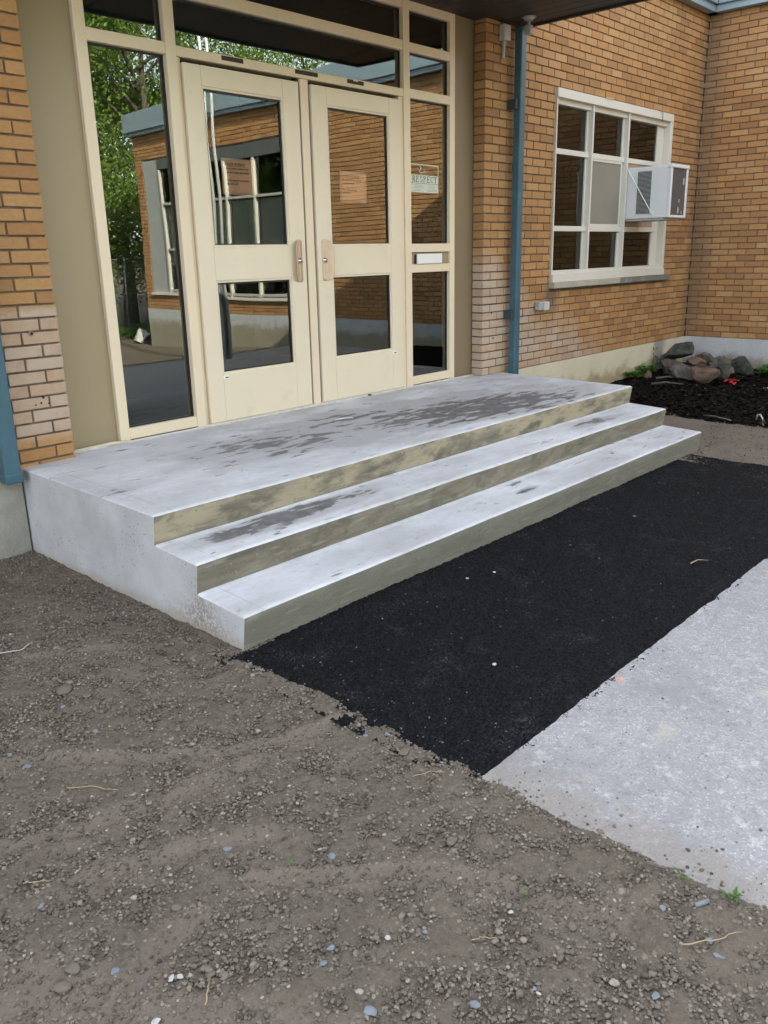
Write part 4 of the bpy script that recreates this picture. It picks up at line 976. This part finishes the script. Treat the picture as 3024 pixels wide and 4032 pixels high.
# twisted rope from the window down to the lower rear corner
m = MB(); P0, P1 = Vector((5.272, -.118, 1.825)), Vector((5.289, -.425, 1.345)); n = 60
for ph in (0, math.pi):
    pts = []
    for i in range(n+1):
        t = i/n; c = P0.lerp(P1, t); a = ph+t*70; c += Vector((-.004+.0028*math.cos(a), .0028*math.sin(a), .0028*math.sin(a)-.012*math.sin(math.pi*t)*0)); pts.append(c)
    m.tube(pts, .0036, 5)
tag(m.build('rope', M['rope']), 'white twisted rope tied diagonally across the air conditioner side', 'rope')

# ------------------------------------------------------------------ rocks by the inner corner
def rock(x, y, zb, sx, sy, sz, rot, seed, mat, label, tilt=0):
    r = np.random.default_rng(seed); v, f = ICO3; v = v.copy()
    for k in range(16):
        n = r.normal(size=3); n /= np.linalg.norm(n); d = r.uniform(.42, .80); t = v@n
        v -= np.outer(np.maximum(t-d, 0), n)
    v *= 1+.012*r.normal(size=(len(v), 1)); v += .05*np.sin(v[:, [1, 2, 0]]*5+seed); v = v/np.abs(v).max(0)
    c, s_ = math.cos(tilt), math.sin(tilt); v = v*np.array([sx/2, sy/2, sz/2]); v = np.stack([v[:, 0]*c-v[:, 2]*s_, v[:, 1], v[:, 0]*s_+v[:, 2]*c], -1)
    c, s_ = math.cos(rot), math.sin(rot); v = np.stack([v[:, 0]*c-v[:, 1]*s_, v[:, 0]*s_+v[:, 1]*c, v[:, 2]], -1)
    v[:, 2] -= v[:, 2].min()
    o = raw('rock', v, f, M[mat], False, None, (x, y, zb))
    return tag(o, label, 'rock', 'rocks piled by the inner corner of the walls')
A = -.65  # view-ish direction of the pile's long side
RK = [  # x, y, z, sx, sy, sz, rot
 (5.98, -.72, -.375, .36, .24, .23, A, 3, 'rk_grey', 'blocky grey rock at the front left of the pile, beside the pinkish one', 0),
 (5.86, -.98, -.385, .33, .24, .22, A, 5, 'rk_pink', 'pinkish-brown rounded rock at the very front of the pile', 0),
 (6.20, -.45, -.37, .24, .22, .20, A, 8, 'rk_grey', 'grey rock on the left of the pile, under the topmost boulder', 0),
 (6.10, -.28, -.365, .20, .14, .12, A, 9, 'rk_tan', 'low tan rock lying leftmost against the wall weeds', 0),
 (6.34, -.50, -.19, .40, .24, .19, A, 11, 'rk_dark', 'large dark greenish boulder on top of the pile', .18),
 (6.42, -.78, -.24, .30, .22, .16, A, 13, 'rk_tan', 'tan flattish rock resting right of the topmost boulder', -.1),
 (6.12, -.82, -.24, .24, .17, .13, A, 14, 'rk_pink', 'small pink rock wedged between the front rocks and the top one', 0),
 (6.28, -1.02, -.37, .28, .22, .30, A, 15, 'rk_grey', 'upright grey rock right of the pinkish front one', .15),
 (6.12, -1.09, -.375, .18, .14, .20, A, 19, 'rk_dark', 'dark wedge rock standing above the red cloth', .2),
 (6.62, -1.08, -.37, .44, .16, .27, A-.1, 21, 'rk_dark', 'long dark slab leaning at the right end of the pile', -.45),
 (5.90, -.42, -.375, .17, .13, .12, A+.4, 33, 'rk_pink', 'small brownish rock between the leftmost rock and the blocky grey one', 0),
 (6.30, -.22, -.33, .22, .18, .22, A+.9, 35, 'rk_grey', 'grey rock leaning on the foundation at the back left of the pile', .2),
 (6.52, -.98, -.36, .22, .2, .26, A+.5, 37, 'rk_tan', 'tan rock standing behind the upright grey one', -.2),
 (6.42, -.36, -.30, .22, .2, .20, A, 23, 'rk_tan', 'brown rock half hidden behind the left grey one', 0),
 (6.40, -.72, -.37, .34, .3, .18, A, 24, 'rk_grey', 'dull grey rock buried in the middle of the pile', 0),
]
for r in RK: rock(r[0]-.10-(.10 if 'leftmost' in r[9] else 0), r[1]+.11+(.03 if 'leftmost' in r[9] else 0), *r[2:10], tilt=r[10])
rock(7.3, -12.7, -.78, .55, .4, .34, .3, 31, 'palestone', 'pale boulder at the foot of the wing corner, mirrored in the left sidelight')
# red cloth scrap and bits of wood on the mulch
m = MB(); r_ = random.Random(4); base = Vector((5.93, -1.135, mul_h(5.93, -1.135)+.012))
for k in range(9):
    a = r_.uniform(0, 6.28); d = Vector((math.cos(a), math.sin(a), 0)); c = base+Vector((r_.uniform(-.05, .05), r_.uniform(-.05, .05), r_.uniform(0, .035)))
    w_ = d.cross(Vector((0, 0, 1)))*.018; L = r_.uniform(.03, .065)
    pts = [c-d*L-w_, c-d*L+w_, c+w_+Vector((0, 0, .02)), c+d*L+w_*.6, c+d*L-w_*.6, c-w_+Vector((0, 0, .022))]
    m.add(pts, [(0, 1, 2, 5), (5, 2, 3, 4)], 0, True)
o = m.build('red_cloth', M['red'], None, fixn=False); o.modifiers.new('t', 'SOLIDIFY').thickness = .002
tag(o, 'crumpled red scrap of cloth caught under the dark wedge rock', 'cloth scrap')
def stick(name, mat, pts, r, label, cat, group=None, r1=None):
    m = MB(); m.tube(pts, r, 6, r1=r1); return tag(m.build(name, M[mat]), label, cat, group)
def mz(x, y, d=.008): return float(mul_h(np.array(x), np.array(y)))+d
stick('stick', 'rk_tan', [(5.30, -.52, mz(5.3, -.52, .015)), (5.42, -.62, mz(5.42, -.62, .03)), (5.50, -.78, mz(5.5, -.78, .015))], .013, 'grey curved stick lying on mulch left of the rocks, nearer the steps', 'stick', r1=.006)
stick('stick', 'twig', [(5.62, -.42, mz(5.62, -.42, .02)), (5.72, -.5, mz(5.72, -.5, .035)), (5.80, -.62, mz(5.8, -.62, .02))], .012, 'dark stick on mulch just left of the front grey rock', 'stick', r1=.006)
stick('root', 'root', [(4.25, -1.98, -.40), (4.24, -1.99, -.355), (4.215, -2.02, -.345), (4.19, -2.05, -.37), (4.18, -2.065, -.43)], .007, 'pale curved root arching out of the mulch edge', 'root')
stick('stick', 'twig', [(4.30, -1.5, -.425), (4.25, -1.62, -.41), (4.22, -1.78, -.425)], .006, 'thin dark strip of edging sticking from the mulch border', 'stick')
boxo('wood_scrap', M['palestone'], None, 5.85, 5.93, -1.66, -1.50, mz(5.9, -1.6, 0), mz(5.9, -1.6, .014), b=.003); tag(bpy.data.objects['wood_scrap'], 'pale flat scrap of wood on mulch right of the red cloth', 'wood scrap')

# ------------------------------------------------------------------ plants
def leaf_clump(name, x, y, z, n, rad, h, L, label, cat='plant', group=None, kind=None, upright=.5, ext=None, wid=.36, seed=1):
    r = random.Random(seed); m = MB()
    for k in range(n):
        if ext: cx, cy = r.uniform(*ext[0]), r.uniform(*ext[1]); cz = z
        else: a = r.uniform(0, 6.28); rr = rad*math.sqrt(r.random()); cx, cy, cz = x+rr*math.cos(a)*.45, y+rr*math.sin(a)*.45, z
        a = r.uniform(0, 6.28); d = Vector((math.cos(a), math.sin(a), 0)); s_ = Vector((-math.sin(a), math.cos(a), 0))
        l = L*r.uniform(.55, 1.25); hh = h*r.uniform(.15, 1); w_ = l*wid*r.uniform(.7, 1.2); u = r.uniform(upright*.4, upright)
        b0 = Vector((cx, cy, cz+hh*(.6 if ext or rad > .03 else 0))); p1 = b0+d*l*.5*(1-u*.5)+Vector((0, 0, l*u*.7)); p2 = b0+d*l*(1-u*.4)+Vector((0, 0, l*u*.8))
        m.add([b0, p1-s_*w_*.5, p2, p1+s_*w_*.5, p1+Vector((0, 0, -w_*.15))], [(0, 1, 4), (1, 2, 4), (2, 3, 4), (3, 0, 4)], 0, False)
    o = m.build(name, M['weed'], None, fixn=False); return tag(o, label, cat, group, kind)
leaf_clump('ground_cover', 6.8, -1.8, mz(6.8, -1.8), 1500, .3, .13, .075, 'low bright green ground cover along the foot of the wing wall', 'ground cover', kind='stuff', ext=((6.62, 6.97), (-3.0, -1.12)), seed=3)
leaf_clump('weed', 5.50, -.20, mz(5.5, -.2), 60, .16, .07, .12, 'broad leafed green weed at the foundation, nearest the landing', 'weed', seed=5)
leaf_clump('weed', 5.80, -.20, mz(5.8, -.2), 80, .2, .14, .12, 'bushier green weed against the foundation left of the rocks', 'weed', seed=6)
def stalks(x, y, z, n, h, label, seed):
    r = random.Random(seed); root = empty('wall_weed', (x, y, z), label, 'weed')
    for k in range(n):
        a = r.uniform(-.3, .3); p = [(x+r.uniform(-.05, .05), y+r.uniform(-.02, .02), z)]
        for i in range(4): q = p[-1]; p.append((q[0]+a*.06+r.uniform(-.02, .02), q[1]+r.uniform(-.008, .008), q[2]+h/4))
        m = MB(); m.tube(p, .0022, 5, r1=.001); m.build('stem', M['straw'], root)
        m = MB()
        for i in range(9):
            q = Vector(p[r.randrange(1, 5)]); d = Vector((r.uniform(-1, 1), r.uniform(-1, .1), r.uniform(-.2, .8))).normalized(); s_ = d.cross(Vector((.1, .2, 1))).normalized()*.008
            m.add([q, q+d*.018+s_, q+d*.04, q+d*.018-s_], [(0, 1, 2, 3)])
        m.build('foliage', M['weed'], root, fixn=False)
stalks(6.05, -.16, mz(6.05, -.16), 5, .26, 'spindly yellow-green weed climbing the stained foundation left of the rocks', 2)
stalks(6.93, -1.32, mz(6.9, -1.3), 2, .28, 'thin dry stalk standing before the wing foundation above the ground cover', 8)
def sprout(x, y, n, L, label, seed, wid=.16):
    z = float(soil_h(np.array(x), np.array(y)))
    return leaf_clump('grass_sprout', x, y, z, n, .012, .004, L, label, 'sprout', 'green sprouts in the bare soil', upright=.95, wid=wid, seed=seed)
sprout(-1.351, -3.898, 9, .040, 'brightest green sprout, right by the sidewalk edge', 1, .22); sprout(-1.331, -3.823, 6, .034, 'thin upright sprout between the bright one and the forked one', 2, .13)
sprout(-1.372, -3.782, 5, .036, 'forked green sprout furthest up the sidewalk edge', 3, .17); sprout(-1.659, -3.506, 4, .026, 'small dim sprout alone out in the soil', 4); sprout(-2.017+.056, -3.011, 4, .02, 'tiny three leafed sprout among the clods at centre', 6, .4)

# ------------------------------------------------------------------ noticeable bits on the ground
def bit(name, x, y, r, mat, label, cat='stone', flat=.45, seed=0, ang=True, group='loose stones on the bare soil', z=None, el=1.3):
    rr = np.random.default_rng(seed+100); v, f = ICO2; v = v.copy()
    if ang:
        for k in range(9):
            n = rr.normal(size=3); n /= np.linalg.norm(n); d = rr.uniform(.45, .8); v -= np.outer(np.maximum(v@n-d, 0), n)
    v *= (1+.05*rr.normal(size=(len(v), 1)))*np.array([r*el, r, r*flat]); a = rr.uniform(0, 6.28)
    v = np.stack([v[:, 0]*math.cos(a)-v[:, 1]*math.sin(a), v[:, 0]*math.sin(a)+v[:, 1]*math.cos(a), v[:, 2]], -1)
    z = float(soil_h(np.array(x), np.array(y)))+r*flat*.55+.002 if z is None else z+r*flat*.5
    return tag(raw(name, v, f, M[mat], not ang, None, (x, y, z)), label, cat, group)
B = [
 (-2.222, -2.059, .020, 'bluestone', 'large flat blue-grey chip near the left edge, below its smaller twin'),
 (-2.240, -1.976, .013, 'bluestone', 'small blue-grey chip near the left edge, just above the large flat one'),
 (-1.983, -1.811, .014, 'bluestone', 'blue-grey chip beside a pair of brown clods at upper left'),
 (-1.924, -1.708, .030, 'brownstone', 'broad brown clod at upper left of the soil, the widest one'),
 (-1.889, -1.800, .017, 'brownstone', 'smaller brown clod right of the broad one at upper left'),
 (-1.989, -2.052, .013, 'bluestone', 'grey chip with a dark edge in the loose drift at left'),
 (-2.466, -2.663, .014, 'bluestone', 'elongated blue-grey chip at the left edge, lower half of the soil'),
 (-2.247, -2.910, .013, 'brownstone', 'purplish flat stone among the clods in the lower left'),
 (-2.508, -2.896, .020, 'brownstone', 'biggest rounded stone in the lower left corner'),
 (-2.543, -2.925, .017, 'brownstone', 'rounded stone touching below the biggest one in the lower left corner'),
 (-2.444, -2.972, .014, 'bluestone', 'smooth round grey stone right of the lower left pair'),
 (-2.357, -3.089, .012, 'palestone', 'upper of two pale oval stones near the bottom edge'),
 (-2.372, -3.080, .011, 'palestone', 'lower of two pale oval stones near the bottom edge'),
 (-2.040, -2.835, .015, 'bluestone', 'blue-grey stone just below the curved track in the soil'),
 (-1.411, -2.742, .013, 'bluestone', 'pale grey flake beside the asphalt edge, left of a pair'),
 (-1.366, -2.793, .013, 'bluestone', 'grey flake lying on the asphalt edge, right of a pair'),
 (-1.406, -2.905, .021, 'brownstone', 'brown knobbly clod next to the asphalt, with a hollow at its side'),
 (-1.626, -3.263, .015, 'brownstone', 'smooth egg shaped stone standing alone in mid soil'),
 (-1.880, -3.065, .016, 'bluestone', 'wedge shaped grey stone left of centre in the soil'),
 (-2.080, -3.274, .014, 'bluestone', 'angular blue-grey chip below centre, above a narrower chip'),
 (-2.120, -3.292, .012, 'bluestone', 'narrow blue-grey chip below the angular one'),
 (-1.901, -3.403, .009, 'bluestone', 'one of two tiny blue chips at bottom centre'),
 (-1.970, -3.347, .010, 'palestone', 'white lump of quartz near the bottom centre'),
 (-1.988, -3.610, .016, 'bluestone', 'long pale grey stone near the bottom edge, right of centre'),
 (-2.140, -3.455, .018, 'bluestone', 'broad flat grey stone at the bottom edge, centre'),
 (-1.721, -3.518, .010, 'palestone', 'small white pebble out in the soil right of centre'),
 (-1.501, -3.902, .013, 'bluestone', 'flat dark blue-grey chip under the long pale root'),
 (-1.531, -3.938, .016, 'bluestone', 'upright blue-grey shard below the long pale root'),
 (-1.719, -3.878, .013, 'bluestone', 'rounded blue-grey chip at the bottom right of the soil'),
 (-1.486, -3.785, .012, 'bluestone', 'blue chip left of the striped bark piece'),
 (-1.867, -3.677, .007, 'bluestone', 'small blue-grey pebble lying against a beige one'),
 (-1.872, -3.690, .007, 'palestone', 'small beige pebble lying against a blue-grey one'),
 (-1.745, -3.669, .010, 'brownstone', 'olive brown round stone in the lower right soil'),
 (-1.672, -3.654, .012, 'brownstone', 'brown lump below its neighbour in the lower right soil'),
 (-1.638, -3.638, .011, 'brownstone', 'brown lump above its neighbour in the lower right soil'),
 (-2.454, -3.144, .013, 'palestone', 'white stone cut off by the bottom edge of the view'),
 (-1.771, -1.331, .013, 'bluestone', 'grey chip left of the hollow by the steps'),
 (-1.470, -1.85, .011, 'bluestone', 'blue-grey chip right of the hollow by the steps'),
 (-1.350, -2.06, .012, 'bluestone', 'blue flake at the corner where asphalt meets soil'),
 (-1.372, -2.24, .012, 'bluestone', 'blue-grey flake on the soil edge a hand below the step corner'),
]
for i, (x, y, r, mt, lb_) in enumerate(B): bit('stone', x, y, r*(.74 if mt != 'brownstone' else .9), mt, lb_, seed=i, ang=mt != 'brownstone' or i % 2 == 0)
bit('stone', .02, -2.23, .009, 'whitebit', 'small white scrap shining on the black asphalt', 'scrap', .25, 61, group=None, z=-.457, el=1.0)
bit('stone', -.13, -2.18, .009, 'palestone', 'pale chip on asphalt beside the white scrap, nearer the steps', 'chip', .4, 62, group=None, z=-.457)
bit('stone', -.75, -2.78, .008, 'palestone', 'oval pale pebble on the asphalt toward the soil', 'pebble', .5, 63, False, None, z=-.457)
bit('stone', 1.25, -2.35, .012, 'brownstone', 'brown clod in the middle of the far asphalt', 'clod', .6, 64, True, None, z=-.457)
def sz_(x, y, d=.006): return float(soil_h(np.array(x), np.array(y)))+d
def gs(name, mat, pts, r, label, cat='twig', r1=None):
    q = random.Random(label); P = np.array(pts); t = np.linspace(0, 1, len(P)); tt = np.linspace(0, 1, 12)
    Q = [(float(np.interp(u, t, P[:, 0]))+q.uniform(-.003, .003)+.008*math.sin(u*3.1+len(label)), float(np.interp(u, t, P[:, 1]))+q.uniform(-.003, .003), float(np.interp(u, t, P[:, 2]))) for u in tt]
    return stick(name, mat, [(x, y, sz_(x, y, d)) for x, y, d in Q], r*.72, label, cat, r1=(r1 or r)*.45)
gs('root', 'root', [(-1.99, -1.20, .008), (-1.93, -1.245, .014), (-1.88, -1.262, .010), (-1.845, -1.25, .02), (-1.815, -1.235, .012)], .0035, 'white root lying on the soil at the left edge', 'root')
gs('straw', 'straw', [(-2.20, -2.27, .008), (-2.14, -2.33, .014), (-2.10, -2.40, .008)], .0022, 'pale yellow straw at left below the loose drift', 'straw')
gs('root', 'straw', [(-1.56, -3.865, .008), (-1.52, -3.90, .016), (-1.48, -3.925, .012), (-1.455, -3.94, .022), (-1.43, -3.955, .010)], .0026, 'long pale root winding over stones at the lower right', 'root', r1=.0016)
gs('straw', 'straw', [(-2.36, -3.19, .008), (-2.345, -3.165, .016), (-2.33, -3.15, .008)], .0022, 'short pale straw at the bottom edge left of centre', 'straw')
gs('straw', 'straw', [(-1.47, -3.0, .008), (-1.44, -3.03, .016), (-1.42, -3.07, .010)], .0018, 'bent dry straw by the asphalt corner', 'straw')
gs('straw', 'straw', [(-2.47, -2.56, .008), (-2.43, -2.585, .012), (-2.40, -2.60, .008)], .0018, 'thin straw at the left edge above the elongated chip', 'straw')
gs('straw', 'straw', [(-1.86, -3.50, .008), (-1.83, -3.515, .016), (-1.80, -3.54, .010)], .0018, 'crossed dry straw right of bottom centre', 'straw')
gs('twig', 'twig', [(-1.335, -3.33, .010), (-1.30, -3.42, .012), (-1.315, -3.50, .006)], .006, 'dark twig along the sidewalk edge', r1=.003)
gs('twig', 'twig', [(-1.38, -3.70, .012), (-1.345, -3.77, .012)], .0035, 'brown twig beside the forked sprout')
m = MB(); m.tube([(-1.437, -3.842, sz_(-1.437, -3.842, .008)), (-1.408, -3.862, sz_(-1.41, -3.86, .010))], .006, 7); tag(m.build('bark_piece', M['bluestone']), 'grey striped sliver of bark beside the blue chip', 'bark')
stick('dry_leaf', 'straw', [(.72, -2.91, -.452), (.76, -2.93, -.440), (.82, -2.96, -.452)], .004, 'curled dry leaf on the asphalt near the sidewalk', 'leaf', r1=.001)

# ------------------------------------------------------------------ the rest of the place (seen mirrored in the glass)
wv = empty('wing_window', (XC, -9.4, .3), 'tall white framed window band in the side wing, seen mirrored in the doors', 'window')
wa, wb = -11.65, -7.02
def wbx(name, mat, x0, x1, y0, y1, z0, z1, b=.003): return boxo(name, M[mat], wv, x0, x1, y0, y1, z0, z1, b=b)
M['white3'] = simple('aged_white_paint', (.40, .39, .34), .5, .1); M['teal_dk'] = simple('dark_header_panel', (.09, .10, .095), .5); M['grey_panel'] = simple('grey_window_panel', (.33, .34, .33), .5); M['blind'] = simple('cloth_blind', (.42, .41, .36), .8, .1)
wbx('end_panel', 'grey_panel', XC+.02, XC+.08, -11.645, -11.05, .33, 3.02); wbx('head_board', 'teal_dk', XC+.005, XC+.08, -11.05, wb-.005, 2.80, 3.02)
wbx('sill', 'white', XC-.05, XC+.09, wa, wb, .272, .33)
for y in (-11.05, -10.55, -9.75, -8.95, -8.1, -7.1): wbx('mullion', 'white3', XC-.01, XC+.08, y+.012, y+.063, .3305, 2.795)
for z in (.3305, 1.20, 2.06): wbx('transom', 'white3', XC+.0, XC+.07, -11.0, -7.1, z+.02, z+.07)
def xpane(y0, y1, z0, z1, x):
    m = MB(); m.add([(x, y0, z0), (x, y1, z0), (x, y1, z1), (x, y0, z1)], [(3, 2, 1, 0)], 0); m.build('glass_pane', [M['glass2']], wv, fixn=False)
for a, b_ in zip((-10.975, -10.475, -9.675, -8.875, -8.025), (-10.55, -9.75, -8.95, -8.1, -7.1)):
    for z0, z1 in ((.416, 1.2), (1.285, 2.06), (2.145, 2.795)): xpane(a, b_, z0, z1, XC+.05)
    wbx('blind', 'blind', XC+.10, XC+.104, a+.02, b_-.02, .9, 2.05, 0)
bpart('wing_room_wall', M['room'], 9.5, 9.6, -11.7, -6.9, .2, 3.2); bpart('wing_room_wall', M['room'], 7.13, 9.5, -6.95, -6.85, .2, 3.2); bpart('wing_room_ceiling', M['room'], 7.13, 9.5, -11.7, -6.95, 3.05, 3.1); bpart('wing_room_floor', M['room'], 7.13, 9.5, -11.7, -6.95, .1, .2)
for i, (x, y) in enumerate(((4.57, -6.0), (4.69, -6.0))):
    fp = empty('flagpole', (x, y, -.5), ('left' if i == 0 else 'right')+' of two white flagpoles mirrored in the left door', 'flagpole', 'flagpoles in front of the wing')
    m = MB(); m.tube([(x, y, -.5), (x, y, 8)], .026, 14, r1=.020); m.build('shaft', M['pole'], fp)
    m = MB(); m.tube([(x+.03, y-.02, .5), (x+.032, y-.02, 7.8)], .004, 5); m.build('halyard', M['rope'], fp)
fb = empty('flagpole_bracket', (4.66, -6.1, -.5), 'steel post clamping both flagpoles', 'post')
boxo('post', M['galv'], fb, 4.60, 4.70, -6.10, -6.035, -.5, .72, b=.004); boxo('clamp', M['galv'], fb, 4.52, 4.74, -6.034, -6.022, .5, .56, b=.003); boxo('footing', M['grey_box'], fb, 4.45, 4.85, -6.3, -5.85, -.52, -.44, b=.01)

def tree(x, y, h, rad, n, label, seed, L=.105):
    r = np.random.default_rng(seed); root = empty('deciduous_tree', (x, y, -.8), label, 'tree', 'trees beyond the fence')
    m = MB(); rr = random.Random(seed); top = Vector((x+rr.uniform(-.4, .4), y, h*.75))
    m.tube([(x, y, -.8), (x+.05, y, h*.2), ((x+top.x)/2, y+.1, h*.45), top], .20, 9, r1=.04); m.build('trunk', M['bark'], root)
    tips = []; m = MB()
    for k in range(16):
        a = rr.uniform(0, 6.28); z0 = h*rr.uniform(.18, .65); s0 = Vector((x, y, z0)); L1 = rad*rr.uniform(.5, 1.0)
        e = s0+Vector((math.cos(a)*L1, math.sin(a)*L1, L1*rr.uniform(.2, .8))); mid = s0.lerp(e, .5)+Vector((0, 0, .2)); m.tube([s0, mid, e], .055, 6, r1=.012, cap=False); tips += [mid, e, s0.lerp(e, .75)]
    m.build('limbs', M['bark'], root)
    for k in range(26):
        a = rr.uniform(0, 6.28); q = rad*math.sqrt(rr.random()); tips.append(Vector((x+q*math.cos(a), y+q*math.sin(a), h*rr.uniform(.12, .98)*(1-.25*(q/rad)))))
    C = np.array([tuple(t) for t in tips]); ci = r.integers(0, len(C), n); cs_ = r.uniform(.35, .85, len(C))[ci]
    P = C[ci]+r.normal(size=(n, 3))*cs_[:, None]*np.array([.75, .75, .55])
    d = r.normal(size=(n, 3)); d /= np.linalg.norm(d, axis=1)[:, None]; u = np.cross(d, r.normal(size=(n, 3))); u /= np.linalg.norm(u, axis=1)[:, None]; l = L*r.uniform(.6, 1.3, n)[:, None]
    V = np.stack([P-d*l*.5, P+u*l*.3, P+d*l*.5, P-u*l*.3], 1); F = np.arange(n*4).reshape(-1, 4)
    o = raw('crown', V.reshape(-1, 3)-np.array(root.location), F, M['leaf'], False); o.parent = root
tree(7.2, -17.5, 9.5, 2.6, 26000, 'tree left of the pair behind the fence, mirrored in the left sidelight', 1)
tree(10.4, -17.0, 11.0, 2.8, 32000, 'tall leafy tree behind the fence, mirrored beside the wing corner', 2)
tree(13.6, -18.5, 10.0, 2.8, 24000, 'broad tree mirrored above the wing roof', 3)
tree(17.4, -17.5, 9.6, 2.8, 18000, 'tree furthest to the right beyond the wing', 4)
tree(11.6, -23.0, 12.5, 3.2, 18000, 'tall tree set back behind the others', 5, .16)
tree(5.0, -21.0, 10.5, 3.0, 16000, 'tree at the left end of the row beyond the fence', 6, .14)
tree(8.9, -15.8, 3.4, 1.9, 14000, 'low bushy tree against the chain link fence', 7, .09)
tree(11.4, -15.6, 3.0, 1.7, 12000, 'low shrub behind the chain link fence past the wing', 8, .09)
for i, (x, y, h_) in enumerate(((-14, -17, 9), (-10.5, -23, 12), (-5.5, -21, 10), (-1.2, -24, 12))):
    tree(x, y, h_, 3.6, 15000, ('leftmost', 'second from the left', 'second from the right', 'rightmost')[i]+' of the four trees far behind the viewer', 20+i, .32)
tree(-8, -18.5, 4.2, 3.2, 9000, 'wide low tree before the four far trees', 27, .26); tree(-3, -19.5, 4.0, 3.0, 9000, 'second low tree before the four far trees, further right', 28, .26)
fn = empty('chain_link_fence', (9, -14.4, -.8), 'chain link fence with grey posts beyond the end of the wing', 'fence')
for x in (3.2, 5.6, 8.0, 10.4, 12.8):
    m = MB(); m.tube([(x, -14.4, -.8), (x, -14.4, 1.15)], .03, 10); m.build('post', M['galv'], fn)
for z in (1.1, .2): m = MB(); m.tube([(3.2, -14.4, z), (12.8, -14.4, z)], .018, 8); m.build('rail', M['galv'], fn)
m = MB(); h = 1.85; x = 3.2-h
while x < 12.8:
    for sgn in (1, -1):
        a, b_ = (x, x+h); a2, b2 = max(a, 3.2), min(b_, 12.8); za, zb_ = (a2-a)/h, (b2-a)/h
        if sgn < 0: za, zb_ = 1-za, 1-zb_
        if b2 > a2: m.add([(a2, -14.4, -.75+za*h-.003), (b2, -14.4, -.75+zb_*h-.003), (b2, -14.4, -.75+zb_*h+.003), (a2, -14.4, -.75+za*h+.003)], [(0, 1, 2, 3)])
    x += .075
tag(m.build('wire_mesh', M['galv'], fn, fixn=False), kind='stuff')
leaf_clump('undergrowth', 8, -13.6, -.75, 2600, 1, .35, .16, 'green undergrowth along the foot of the chain link fence', 'undergrowth', kind='stuff', ext=((5.2, 12.5), (-15.2, -13.4)), seed=12)

tag(boxo('threshold_crumb', M['twig'], None, 1.45, 1.475, -.045, -.022, .001, .014, b=.004), 'dark crumb of debris on the sill of the right door', 'debris')
m = MB(); m.tube([(.62, -.52, .0012), (.66, -.515, .002), (.71, -.53, .002), (.75, -.56, .0012)], .0022, 5); tag(m.build('chalk_thread', M['whitebit']), 'short white thread lying on the damp landing', 'thread')
m = MB(); m.tube([(-1.145, YB+.004, .690), (-1.145, YB-.010, .690)], .011, 14); m.build('pipe_stub', M['board'], wl); m = MB(); m.tube([(-1.145, YB-.0095, .690), (-1.145, YB-.0108, .690)], .0075, 12); m.build('pipe_bore', M['gasket'], wl)
for (x, z, r) in ((-1.125, .353, .007), (-1.14, .325, .005), (-1.17, .318, .004), (-1.10, .318, .004), (2.93, .53, .006), (2.96, .315, .008)):
    m = MB(); m.tube([(x, YB+.003, z), (x, YB-.0032, z)], r, 8); m.build('drill_hole', M['gasket'], wl if x < 0 else wr)
